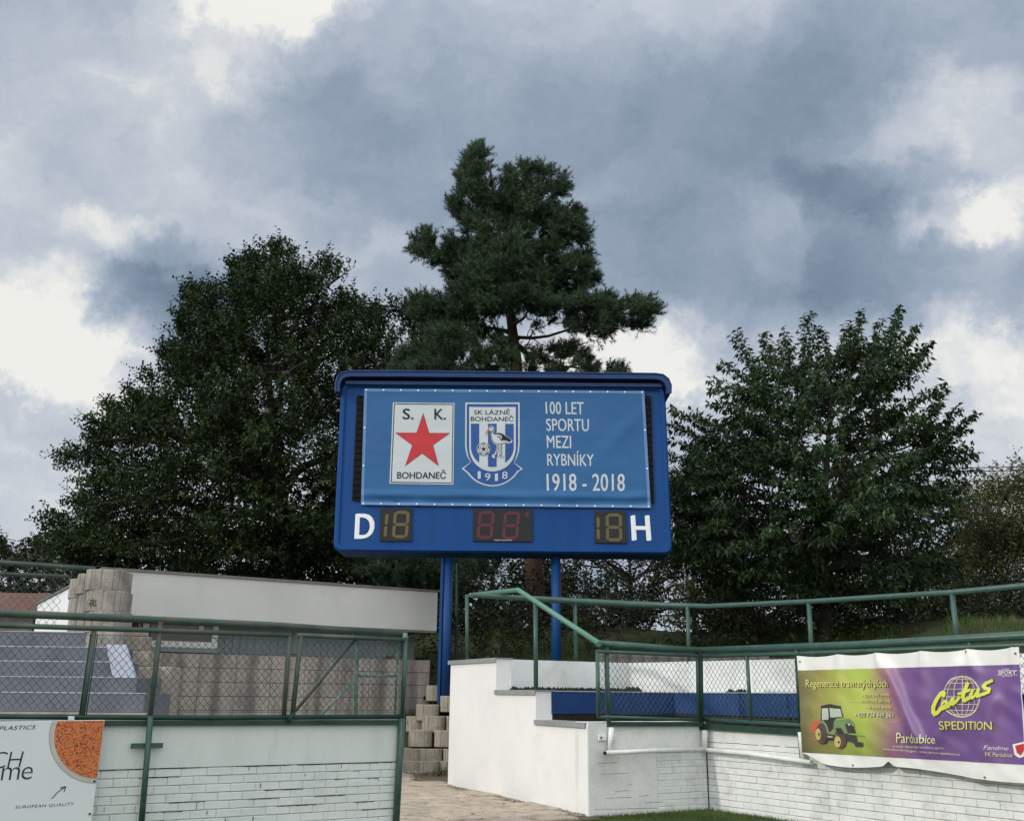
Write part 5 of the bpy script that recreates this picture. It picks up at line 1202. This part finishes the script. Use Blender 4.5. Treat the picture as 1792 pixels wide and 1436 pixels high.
# far brown-roofed shed at left
fs = thing('shed', at(0,1080,34), 'distant low shed with brown roof at the far left edge', 'building')
Yf = 34; q = [at(-90,1043,Yf), at(66,1046,Yf), at(66,1071,Yf), at(-90,1071,Yf)]
b = MB(); b.prism([Vector((q[0].x,Yf,q[3].z)), Vector((q[1].x,Yf,q[2].z)), Vector((q[1].x,Yf+2.2,q[1].z+.25)), Vector((q[0].x,Yf+2.2,q[0].z+.25))], Vector((0,.15,.12))); b.build('roof', M['rooftile'], fs)
b = MB(); b.prism([(q[0].x,Yf+.3,.0),(q[1].x-.2,Yf+.3,.0),(q[1].x-.2,Yf+.3,q[2].z),(q[0].x,Yf+.3,q[2].z)], Vector((0,4,0))); b.build('wall', M['conc_dark'], fs)
# ------------------------------------------------------------------ trees
RG = np.random.default_rng(5)
def in_poly(P, poly):
    x, y = P[:, 0], P[:, 1]; ins = np.zeros(len(P), bool); n = len(poly); j = n-1
    for i in range(n):
        xi, yi = poly[i]; xj, yj = poly[j]
        c = ((yi > y) != (yj > y)) & (x < (xj-xi)*(y-yi)/((yj-yi) or 1e-9)+xi); ins ^= c; j = i
    return ins
def edge_dist(P, poly):
    d = np.full(len(P), 1e9); n = len(poly)
    for i in range(n):
        a = np.array(poly[i], float); b_ = np.array(poly[(i+1) % n], float); ab = b_-a; L = (ab@ab) or 1
        t = np.clip(((P-a)@ab)/L, 0, 1); d = np.minimum(d, np.linalg.norm(P-(a+t[:, None]*ab), axis=1))
    return d
RT = np.array(_rt); UP = np.array(_up); FW = np.array(_fw)
def at_np(P, Y):
    d = (P[:, :1]-PW/2)/F_PX*RT - (P[:, 1:2]-PH/2)/F_PX*UP + FW
    return np.array(CAM) + d*(Y/d[:, 1])[:, None]
def sample(poly, n, Y0, T, flat=1.0, dmax=None):
    """points filling a rounded crown volume whose outline from the ground is poly"""
    xs_ = [p[0] for p in poly]; ys_ = [p[1] for p in poly]; out = np.zeros((0, 2))
    while len(out) < n:
        P = np.column_stack([RG.uniform(min(xs_), max(xs_), n*2), RG.uniform(min(ys_), max(ys_), n*2)]); out = np.vstack([out, P[in_poly(P, poly)]])
    P = out[:n]; d = edge_dist(P, poly); dm = dmax or np.percentile(d, 97)
    half = T*np.sqrt(np.clip(1-(1-np.clip(d/dm, 0, 1))**2, .003, 1)); u = RG.uniform(-1, 1, n); u = np.sign(u)*np.abs(u)**.75
    return at_np(P, Y0+u*half), P, d, u
def norm(v): return v/np.maximum(np.linalg.norm(v, axis=-1, keepdims=True), 1e-9)
def fnoise(P, s, seed=0):
    return np.array([mnoise.noise(Vector((p[0]*s+seed, p[1]*s, p[2]*s))) for p in P])
def leaves_mesh(name, base, dirs, length, nl, size, asp, mat, parent, droop=.0, spread=1.0, curl=.25):
    """alternate leaves along twigs; each leaf is a folded pointed blade of two faces"""
    n = len(base); t = np.tile((np.arange(nl)+.6)/nl, (n, 1))*length[:, None]; pos = base[:, None, :]+dirs[:, None, :]*t[..., None]
    pos = pos + RG.normal(0, .012, pos.shape) - np.array([0, 0, 1.])*(t**2)[..., None]*droop*.4
    r = RG.normal(0, 1, pos.shape); ld = norm(norm(r - (r*dirs[:, None, :]).sum(-1, keepdims=True)*dirs[:, None, :])*spread + dirs[:, None, :]*.55 - np.array([0, 0, 1.])*droop)
    up = RG.normal(0, .55, pos.shape)+np.array([0, 0, 1.]); sd = norm(np.cross(ld, up)); nrm = np.cross(sd, ld)
    L = size*RG.uniform(.65, 1.2, pos.shape[:2])[..., None]; Wd = L*asp
    pos = pos.reshape(-1, 3); ld = ld.reshape(-1, 3); sd = sd.reshape(-1, 3); nrm = nrm.reshape(-1, 3); L = L.reshape(-1, 1); Wd = Wd.reshape(-1, 1)
    a = pos; b_ = pos+ld*L*.45+sd*Wd*.5+nrm*Wd*curl; c = pos+ld*L-nrm*L*curl*.4; d = pos+ld*L*.45-sd*Wd*.5+nrm*Wd*curl
    V = np.stack([a, b_, c, d], 1).reshape(-1, 3); k = len(a); F_ = np.arange(k*4).reshape(k, 4)
    F3 = np.concatenate([F_[:, [0, 1, 2]], F_[:, [0, 2, 3]]])
    V = V - np.array(wloc(parent)); me = mesh(name, V, F3, mat); o = bpy.data.objects.new(name, me); place(o, wloc(parent), parent); return o
def needles_mesh(name, base, dirs, length, nn, nl_, w, mat, parent):
    n = len(base); t = RG.uniform(.0, 1, (n, nn))*length[:, None]; pos = base[:, None, :]+dirs[:, None, :]*t[..., None]
    r = RG.normal(0, 1, pos.shape); pr = norm(r-(r*dirs[:, None, :]).sum(-1, keepdims=True)*dirs[:, None, :]); ld = norm(pr*.75+dirs[:, None, :]*RG.uniform(.35, 1.3, (n, nn, 1)))
    L = nl_*RG.uniform(.7, 1.15, (n, nn, 1)); sd = norm(np.cross(ld, RG.normal(0, 1, pos.shape)))*w/2
    V = np.stack([pos-sd, pos+sd, pos+ld*L], 2).reshape(-1, 3); k = n*nn; F_ = np.arange(k*3).reshape(k, 3)
    me = mesh(name, V-np.array(wloc(parent)), F_, mat); o = bpy.data.objects.new(name, me); place(o, wloc(parent), parent); return o
def curve_pts(a, b_, n, bow, jit):
    a, b_ = Vector(a), Vector(b_); o_ = []
    for i in range(n+1):
        t = i/n; p = a.lerp(b_, t)+bow*math.sin(math.pi*t)
        if 0 < i < n: p += Vector(RG.normal(0, jit, 3))
        o_.append(p)
    return o_
def limbs(trunk, heads, tips, r0, mat, parent, name='branches', twigr=.012, maxt=1600):
    """trunk: list of points; heads: cluster centres reached by limbs; tips: twig bases linked to the nearest head"""
    b = MB(); T = [Vector(p) for p in trunk]; nodes = []
    for h in heads:
        h = Vector(h); best = min(range(len(T)), key=lambda i: (T[i]-h).length + max(0, T[i].z-h.z+.4)*2.2 + (0 if i else 3))
        s = T[best]; L = (h-s).length; f = 1-best/len(T)*.6
        pts = curve_pts(s, h, 5, Vector((0, 0, .10*L)), .035*L); b.tube(pts, [r0*.42*f*(1-.8*i/5)+.012 for i in range(6)], 6, False)
        nodes += pts[2:]
    grow(b, [tuple(p) for p in nodes], tips[:maxt], twigr)
    return b.build(name, mat, parent)
def grow(b, nodes, tips, twigr, sag=.05):
    """join every tip to the nearest point already on the tree, nearest first, so twigs fork like real ones"""
    A = np.array(nodes); d0 = np.array([np.linalg.norm(A-p, axis=1).min() for p in tips]); order = np.argsort(d0)
    buf = np.zeros((len(A)+len(tips)*2, 3)); buf[:len(A)] = A; k = len(A)
    for i in order:
        p = tips[i]; d = np.linalg.norm(buf[:k]-p, axis=1); j = int(d.argmin()); L = d[j]
        if L > 2.2: continue
        q = buf[j].copy(); m_ = (p+q)/2+RG.normal(0, .07, 3)*L+np.array([0, 0, sag*L])
        r = twigr*(1.6 if j < len(A) else 1.0); b.tube([Vector(q), Vector(m_), Vector(p)], [r, r*.8, r*.55], 3, False)
        buf[k] = p; buf[k+1] = m_; k += 2
def spread_pick(P, k):
    idx = [int(RG.integers(len(P)))]; d = np.linalg.norm(P-P[idx[0]], axis=1)
    for _ in range(k-1):
        i = int(d.argmax()); idx.append(i); d = np.minimum(d, np.linalg.norm(P-P[i], axis=1))
    return P[idx]
def broadleaf(name, label, cat, polys, Y0, T, trunk_px, ntw, nl, size, asp, leaf, bark, r0, tl=(.35, .6), droop=.1, hole=-.22, hs=.45, heads=34, up=.45, group=None, Ys=None, trunk_r=None, stems=True, clump=12, cs=.30, sprays=None, leafdens=7):
    base_p = at(*trunk_px[0][:2], trunk_px[0][2]) ; root = thing(name, base_p, label, cat, group)
    B, Pp, Dd = [], [], []
    tot = sum(w for _, w in polys)
    for k, (pl, w) in enumerate(polys):
        X, P, d, u = sample(pl, int(ntw*w/tot/(1 if sprays else clump)), (Ys[k] if Ys else Y0), T*(w**.5 if w < 1 else 1)); B.append(X); Pp.append(P); Dd.append(d)
    B = np.vstack(B); Dd = np.concatenate(Dd)
    if not sprays:      # leaves sit in clumps round branch ends
        B = np.repeat(B, clump, 0); Dd = np.repeat(Dd, clump); off_ = RG.normal(0, cs, B.shape)*np.array([1, 1, .7]); B = B+off_*np.clip(Dd/14, .45, 1)[:, None]
    h = fnoise(B, hs, len(label))+.5*fnoise(B, hs*2.3, 7)
    keep = (h > hole) | ((Dd < 14) & (RG.random(len(B)) < .45)); B = B[keep]; Dd = Dd[keep]
    c = B.mean(0)-np.array([0, 0, 1.0]); dirs = norm(norm(B-c)*.9+np.array([0, 0, up])+RG.normal(0, .45, B.shape))
    ln = RG.uniform(tl[0], tl[1], len(B))*np.where(Dd < 16, 1.15, 1.0)
    spike = (Dd < 9) & (RG.random(len(B)) < .16); ln[spike] *= 1.75; dirs[spike] = norm(dirs[spike]+np.array([0, 0, .35]))
    AX = []
    if sprays:          # long arching sprays with short side twigs in a flat plane
        S0, S1 = [], []
        flat = norm((B-c)*np.array([1, 1, .25])); sd_ = norm(flat+np.array([0, 0, .30])+RG.normal(0, .28, B.shape)); L_ = RG.uniform(.8, 1.5, len(B))
        A0 = B-sd_*L_[:, None]*.6
        ex = sprays; E0 = np.array([tuple(at(*s[0])) for s in ex]); E1 = np.array([tuple(at(*s[1])) for s in ex])
        A0 = np.vstack([A0, E0]); LL = np.concatenate([L_, np.linalg.norm(E1-E0, axis=1)]); sd_ = np.vstack([sd_, norm(E1-E0)])
        TB, TD, TL = [], [], []
        for i in range(len(A0)):
            n_s = max(int(LL[i]*leafdens), 4); side = np.cross(sd_[i], [0, 0, 1.]); side /= np.linalg.norm(side)+1e-9
            pts_ = [A0[i]+sd_[i]*t*LL[i]-np.array([0, 0, .16*LL[i]*t*t if i < len(B) else -.02]) for t in np.linspace(0, 1, 5)]; AX.append(pts_)
            for k_ in range(n_s):
                t = (k_+.7)/n_s; p = A0[i]+sd_[i]*t*LL[i]-np.array([0, 0, .16*LL[i]*t*t if i < len(B) else 0]); s_ = 1 if k_ % 2 else -1
                TB.append(p); TD.append(side*s_*(.9-.6*t)+sd_[i]*(.55+.5*t)+RG.normal(0, .2, 3)); TL.append(RG.uniform(.18, .36)*(1.1-.45*t))
        B = np.array(TB); dirs = norm(np.array(TD)); ln = np.array(TL)
        B = B+dirs*ln[:, None]*.35
    o = leaves_mesh('foliage', B-dirs*ln[:, None]*.35, dirs, ln, nl, size, asp, leaf, root, droop); o['kind'] = 'stuff'
    T_ = [at(x, y, Y) for x, y, Y in trunk_px]; b = MB(); k = len(T_); b.tube(T_, [max(r0*(1-.78*i/max(k-1, 1)), .03) for i in range(k)], 10); b.build('trunk', bark, root, smooth=True)
    if AX:
        b = MB()
        for pts_ in AX: b.tube([Vector(p) for p in pts_], [.014, .012, .010, .007, .004], 3, False)
        b.build('sprays', bark, root); AS = np.array([p[0] for p in AX]); limbs(T_, spread_pick(AS[:-len(sprays)], heads), AS, r0, bark, root)
    elif stems: limbs(T_, spread_pick(B, heads), B[::max(len(B)//1500, 1)], r0, bark, root)
    return root

# left broadleaf tree
LT = [(90,912),(110,900),(130,905),(122,880),(145,875),(160,855),(145,840),(112,798),(125,785),(155,788),(175,778),(172,752),(148,735),(165,725),(195,745),(200,710),(225,700),(240,682),(250,690),(262,700),(250,668),(262,655),(285,665),(300,635),(280,615),(305,612),(312,590),(300,565),(325,548),(332,520),(330,505),(350,515),(375,508),(395,520),(412,500),(408,470),(430,458),(455,440),(470,432),(500,438),(512,450),(530,470),(555,460),(585,468),(592,490),(582,515),(600,525),(625,512),(640,535),(655,545),(670,525),(690,528),(705,545),(725,552),(740,575),(770,600),(800,700),(800,1000),(640,1050),(520,1045),(300,1030),(180,1010),(95,960),(82,930)]
broadleaf('broadleaf_tree', 'large dark broadleaf tree rising behind the long low building', 'tree', [(LT, 1)], 33, 4.5,
   [(540,1120,33),(532,1060,33),(515,1000,33),(505,930,33),(490,850,33),(478,760,32.6),(470,660,32.5),(468,570,32.5)], 16000, 15, .155, .52, M['leaf_l'], M['bark'], .32, (.5,.85), .12, hole=-.42, hs=.55, heads=46)
# cherry tree on the right
CT = [(1215,800),(1235,775),(1262,765),(1285,745),(1300,710),(1305,680),(1318,655),(1335,645),(1355,640),(1385,612),(1410,615),(1440,612),(1480,605),(1520,600),(1560,600),(1590,620),(1580,650),(1560,680),(1580,715),(1615,735),(1640,745),(1625,790),(1632,830),(1640,880),(1645,930),(1640,990),(1600,1030),(1500,1060),(1340,1050),(1240,1020),(1195,985),(1190,930),(1195,870),(1192,830)]
SPR = []
for (x0,y0,x1,y1) in ((1418,650,1406,560),(1492,640,1506,556),(1500,640,1480,575),(1545,625,1571,546),(1560,640,1600,580),(1585,665,1622,606),(1600,700,1638,692),(1610,770,1656,680),(1625,790,1700,730),(1620,770,1672,722),(1635,815,1702,800),(1640,830,1690,785),
   (1630,870,1685,848),(1330,660,1284,592),(1345,650,1335,592),(1385,640,1372,590),(1310,690,1244,684),(1320,670,1262,640),(1310,720,1258,712),(1280,770,1182,722),(1275,790,1176,748),(1270,760,1225,727),(1265,820,1176,800),(1260,850,1180,850),(1450,640,1440,582),(1530,640,1535,572),(1270,900,1185,905),(1275,960,1180,985),(1620,930,1680,905),(1610,980,1670,985)):
    for dy, dY in ((0, 0), (14, .5), (-4, -.5)):
        SPR.append(((x0, y0+dy, 24+dY), (x1+(RG.uniform(-14,14) if dy else 0), y1+dy*1.6, 24+dY*.6)))
broadleaf('cherry_tree', 'dark green cherry tree with drooping pointed leaves right of the scoreboard', 'tree', [(CT, 1)], 24, 3.0,
   [(1448,1150,24),(1446,1090,24),(1440,1000,24),(1438,920,24),(1445,840,24),(1450,760,24),(1455,690,24)], 780, 8, .168, .40, M['leaf_c'], M['bark'], .17, droop=.62, hole=-.30, hs=.6, heads=40, sprays=SPR, leafdens=9)
# pine behind the scoreboard
pine_loc = at(948, 1160, 27)
pn = thing('pine_tree', pine_loc, 'tall pine with reddish trunk standing directly behind the scoreboard', 'tree')
PINE = [  # outline, density, distance
 ([(833,252),(850,258),(858,280),(866,300),(872,318),(885,330),(880,360),(850,372),(820,358),(803,345),(803,305),(815,272)], 1.0, 27),
 ([(878,300),(905,288),(925,292),(945,290),(962,296),(975,305),(993,303),(994,332),(984,352),(975,372),(940,390),(900,395),(865,372),(870,330)], 1.3, 27),
 ([(783,345),(792,338),(806,352),(830,362),(880,372),(950,380),(970,400),(960,450),(930,470),(860,470),(815,440),(808,400),(795,375)], 1.7, 27.2),
 ([(965,385),(990,365),(1015,362),(1022,388),(1034,392),(1030,412),(1015,430),(990,428),(960,440),(950,410)], .9, 26.6),
 ([(718,432),(722,415),(740,402),(765,412),(790,405),(812,420),(850,425),(850,460),(820,480),(790,490),(772,470),(745,452)], 1.1, 27.4),
 ([(930,470),(975,440),(1010,444),(1030,442),(1038,465),(1047,485),(1035,500),(1010,505),(985,500),(940,500)], 1.0, 26.8),
 ([(790,480),(840,450),(880,420),(905,406),(925,430),(940,470),(975,500),(960,540),(900,548),(830,550),(790,520)], 2.3, 25.6),
 ([(716,525),(735,512),(755,520),(775,505),(800,512),(830,530),(835,560),(790,572),(750,580),(728,560)], 1.1, 27.2),
 ([(930,520),(970,505),(1000,510),(1035,520),(1058,506),(1075,520),(1095,530),(1125,518),(1142,525),(1156,540),(1145,560),(1120,575),(1095,570),(1075,568),(1062,590),(1040,588),(1015,575),(1000,588),(985,580),(960,562),(935,556)], 1.9, 26.4),
 ([(690,640),(705,615),(735,595),(760,572),(800,568),(850,572),(885,590),(905,630),(912,700),(700,700)], 2.2, 25.8),
 ([(915,620),(950,612),(975,602),(1005,598),(1025,605),(1040,640),(1065,635),(1095,645),(1115,655),(1150,680),(1150,730),(920,730)], 1.9, 26.8),
 ([(610,985),(660,975),(760,970),(860,975),(860,1010),(800,1040),(700,1032),(640,1020)], 1.2, 29)]
bs_, ds_, ws_ = [], [], []
tx_ = lambda y: 948-(1160-y)*.085 if y > 600 else 900-(600-y)*.14
WHOLE = [(825,320),(860,310),(920,330),(950,370),(960,430),(965,490),(985,540),(950,560),(960,640),(1000,700),(720,700),(740,620),(770,560),(780,500),(775,440),(815,400)]
for pl, w, Y in PINE+[(WHOLE, .9, 27)]:
    X, P, d, u = sample(pl, int(70*w), Y+.6, 1.2*(w**.4)); cx = np.array(at(tx_(P[:, 1].mean()), P[:, 1].mean()+25, 27.2))
    dd = norm(norm(X-cx)*.9+np.array([0, 0, .45])+RG.normal(0, .30, X.shape)); K_ = 20
    X = np.repeat(X, K_, 0); dd0 = np.repeat(dd, K_, 0); dd = norm(dd0+RG.normal(0, .52, X.shape)+np.array([0, 0, .18])); X = X+dd*RG.uniform(.03, .32, (len(X), 1))-dd0*.20
    bs_.append(X); ds_.append(dd)
PB_ = np.vstack(bs_); PD_ = np.vstack(ds_); ln = RG.uniform(.16, .34, len(PB_))
o = needles_mesh('needles', PB_-PD_*ln[:, None]*.3, PD_, ln, 26, .13, .017, M['needle'], pn); o['kind'] = 'stuff'
TP = [at(tx_(y), y, 27.2) for y in (1165,1050,950,850,760,680,620,560,480,400,330,290)]
b = MB(); b.tube(TP, [.30,.27,.24,.22,.20,.18,.165,.14,.10,.07,.045,.03], 12); b.build('trunk', M['pine_bark'], pn, smooth=True)
b = MB()
for (x0,y0,x1,y1,dy) in ((898,590,1085,548,-.8),(900,600,985,640,-.5),(905,610,1060,650,-.4),(897,580,760,545,.2),(896,640,740,640,-1.2),(893,520,740,435,.2),(890,530,1010,475,-.3),(885,440,1000,400,-.4),(882,420,800,360,.2),(880,400,940,320,0),(878,380,845,290,0),(897,570,940,520,-1.2),(897,585,850,560,.5),(898,596,940,575,.8),(905,690,820,660,-.8)):
    p, q = at(x0,y0,27.2), at(x1,y1,27.2+dy); b.tube(curve_pts(p, q, 6, Vector((0,0,-.12*(q-p).length*.5)), .05), [.06,.052,.044,.036,.028,.02,.012], 5, False)
grow(b, [tuple(v) for v in b.v[::3]], PB_[RG.permutation(len(PB_))[:2200]], .013, -.08)
b.build('branches', M['pine_twig'], pn)

# distant trees and thicket
far = [
 ('field_tree', 'small round dark tree far off at the left edge', [(-60,960),(10,952),(35,962),(70,950),(100,958),(118,975),(160,1000),(160,1075),(-60,1080)], 44, 3.5, [(20,1130,44),(18,1060,44),(15,990,44)], 1500, 10, .22, M['leaf_d'], .25, -.15),
 ('willow_tree', 'yellowish green tree at the right edge behind the cherry', [(1668,870),(1690,845),(1715,838),(1735,825),(1760,830),(1778,815),(1800,818),(1850,800),(1900,840),(1900,1120),(1640,1120),(1650,1010),(1690,960)], 30, 2.6, [(1768,1180,30),(1760,1080,30),(1752,980,30),(1748,880,30)], 4200, 12, .12, M['leaf_y'], .12, -.30),
 ('thicket_tree', 'thin leafy tree with sky showing through, seen under the scoreboard', [(985,975),(1120,965),(1215,960),(1240,1010),(1220,1070),(1120,1100),(1010,1105),(960,1060),(950,1000)], 33, 2.0, [(1110,1150,33),(1106,1080,33),(1104,1020,33),(1100,960,33)], 1500, 11, .14, M['leaf_d'], .12, -.12),
 ('thicket_tree', 'dense dark tree between the two blue posts', [(600,985),(700,975),(800,975),(960,975),(985,1040),(980,1110),(900,1135),(780,1135),(700,1120),(640,1050)], 36, 2.4, [(860,1165,36),(858,1090,36),(862,1000,36)], 2300, 10, .17, M['leaf_l'], .22, -.45),
 ('thicket_tree', 'pale green tree peeking out between scoreboard and cherry', [(1160,850),(1185,838),(1215,845),(1260,880),(1290,960),(1280,1050),(1200,1070),(1165,1000)], 36, 2.2, [(1218,1160,36),(1215,1080,36),(1212,960,36)], 900, 10, .15, M['leaf_y'], .14, -.05),
 ('thicket_tree', 'dark tree behind the cherry lower right side', [(1240,960),(1400,940),(1600,930),(1700,940),(1760,1010),(1780,1090),(1500,1110),(1260,1110)], 34, 2.4, [(1600,1170,34),(1598,1100,34),(1596,1000,34)], 2300, 10, .16, M['leaf_d'], .2, -.30)]
for (nm, lb, pl, Y, T, tk, n_, nl_, sz, lm, r_, ho) in far:
    broadleaf(nm, lb, 'tree', [(pl, 1)], Y, T, tk, n_, nl_, sz, .5, lm, M['bark'], r_, (.5,.9), .15, hole=ho, hs=.5, heads=22, group='trees beyond the bank' if nm == 'thicket_tree' else None)
# undergrowth on the bank: one mass of shrubs and brambles
ug = bpy.data.objects.new('undergrowth', None)
n_ = 5200; X = np.column_stack([RG.uniform(-9, 24, n_), RG.uniform(22.5, 34, n_), np.zeros(n_)]); X[:, 1] += np.abs(X[:, 0])*.02
hh = np.array([bank(x, y) for x, y, _ in X]); cl_ = np.array([mnoise.noise(Vector((x*.45, y*.45, 3))) for x, y, _ in X])
keep = cl_ > -.08; X = X[keep]; hh = hh[keep]; cl_ = cl_[keep]; X[:, 2] = hh + RG.uniform(0, 1, len(X))*(.3+np.clip(cl_, 0, 1)*2.6)
dirs = norm(RG.normal(0, .5, X.shape)+np.array([0, -.1, .8])); ln = RG.uniform(.3, .6, len(X))
root = thing('undergrowth', Vector((5, 27, 3)), 'tangle of dark shrubs and brambles covering the bank', 'undergrowth')
WLOC[root] = Vector((5, 27, 3)); u1 = leaves_mesh('undergrowth', X, dirs, ln, 9, .13, .5, M['leaf_d'], None, .3)
bpy.data.objects.remove(root); tag(u1, 'tangle of dark shrubs and brambles covering the bank', 'undergrowth', kind='stuff')
for (x, y, Y, w, h_, lb, m_) in ((1250,1075,27,75,60,'yellow green bush on the bank left of the cherry trunk','leaf_y'),(1330,1090,26,70,45,'yellowish shrub low on the grassy bank under the cherry','leaf_y'),(1560,1090,25,110,50,'dark shrub under the right side of the cherry','leaf_d'),(1720,1085,26,90,70,'brown-green shrub behind the guard rail at the right edge','leaf_d'),(880,1075,27,110,70,'dark shrub at the foot of the pine between the posts','leaf_d'),(1060,1085,27,80,50,'shrub on the bank right of the right blue post','leaf_d')):
    pl = [(x+w*math.cos(a)*(1+.15*math.sin(a*5)), y+h_*math.sin(a)*(1+.12*math.sin(a*7+x))) for a in np.linspace(0, 6.283, 22, endpoint=False)]
    broadleaf('shrub', lb, 'shrub', [(pl, 1)], Y, .9, [(x, y+h_+25, Y), (x, y+20, Y), (x, y, Y)], 420, 9, .10, .5, M[m_], M['bark'], .05, (.25,.5), .2, hole=-.2, hs=.9, heads=8, group='shrubs on the bank')

# grass: lawn at the wall foot and tufts on the bank
def blades(name, X, h, w, mat, label):
    n = len(X); d = RG.normal(0, .35, (n, 3)); d[:, 2] = 1; d = norm(d); a = RG.uniform(0, 6.283, n); s = np.column_stack([np.cos(a), np.sin(a), np.zeros(n)])*w/2
    hh = h*RG.uniform(.5, 1.3, (n, 1)); V = np.stack([X-s, X+s, X+d*hh], 1).reshape(-1, 3); F_ = np.arange(n*3).reshape(n, 3)
    o = bpy.data.objects.new(name, mesh(name, V, F_, mat)); COL.objects.link(o); tag(o, label, 'grass', kind='stuff'); WLOC[o] = Vector((0,0,0)); return o
n_ = 150000; X = np.column_stack([RG.uniform(-3.0, 7, n_), RG.uniform(9.5, 14.6, n_), np.full(n_, .012)])
dl = (X-np.array(PL))@np.array(NW); dr = (X-np.array(PR))@np.array(NR)
ok_ = (dl > .01) & (dr > .01)
pathy = ((X-np.array(C0))@np.array(SN)) > -.02
edge = .32+.10*np.array([mnoise.noise(Vector((x*2, y*2, 0))) for x, y, _ in X]); ok_ &= ~(pathy & (dl < edge))
blades('grass', X[ok_], .05, .006, M['grass'], 'short green lawn grass along the foot of the front walls')
n_ = 60000; X = np.column_stack([RG.uniform(-7, 14, n_), RG.uniform(19.5, 27, n_), np.zeros(n_)]); X[:, 2] = [bank(x, y)-.01 for x, y, _ in X]
cl_ = np.array([mnoise.noise(Vector((x*.7, y*.7, 5))) for x, y, _ in X]); X = X[cl_ > -.1]
blades('bank_grass', X, .16, .016, M['grass'], 'rough grass growing on the bank behind the stands')

# ------------------------------------------------------------------ poles and cables
pl_ = thing('pole', at(1202,1060,30), 'thin grey pole rising among the trees right of the scoreboard', 'pole')
b = MB(); b.tube([at(1203,1120,30), at(1202,925,30)], .05, 8); b.build('shaft', M['pole'], pl_)
p2 = thing('fence_post', at(800,1150,24), 'thin green post standing right of the left blue scoreboard post', 'post')
b = MB(); b.tube([at(798,1165,24), at(801,985,24)], .045, 8); b.build('shaft', M['green_dark'], p2)
def wire(px_, r, lb, sag=6):
    b = MB(); pts = [at(*p) for p in px_]; P = []
    for a, c_ in zip(pts[:-1], pts[1:]):
        for i in range(10): t = i/10; P.append(a.lerp(c_, t)-Z3*sag*.01*math.sin(math.pi*t))
    P.append(pts[-1]); b.tube(P, r, 5); o = b.build('cable', M['cable']); tag(o, lb, 'cable'); return o
wire([(960,1082,29),(1260,1028,27),(1500,985,26)], .028, 'black cable slanting up to the right behind the guard rail', 20)
wire([(1640,1008,27),(1900,1016,26)], .025, 'dark cable crossing the foliage at the right edge', 5)
for k, (y0, y1) in enumerate(((816,805),(822,812),(840,828))):
    wire([(1560,y0,75),(1950,y1,70)], .035, ['uppermost of three thin power lines at the right','middle of three thin power lines at the right','lowest of three thin power lines at the right'][k], 30)['group'] = 'overhead power lines'
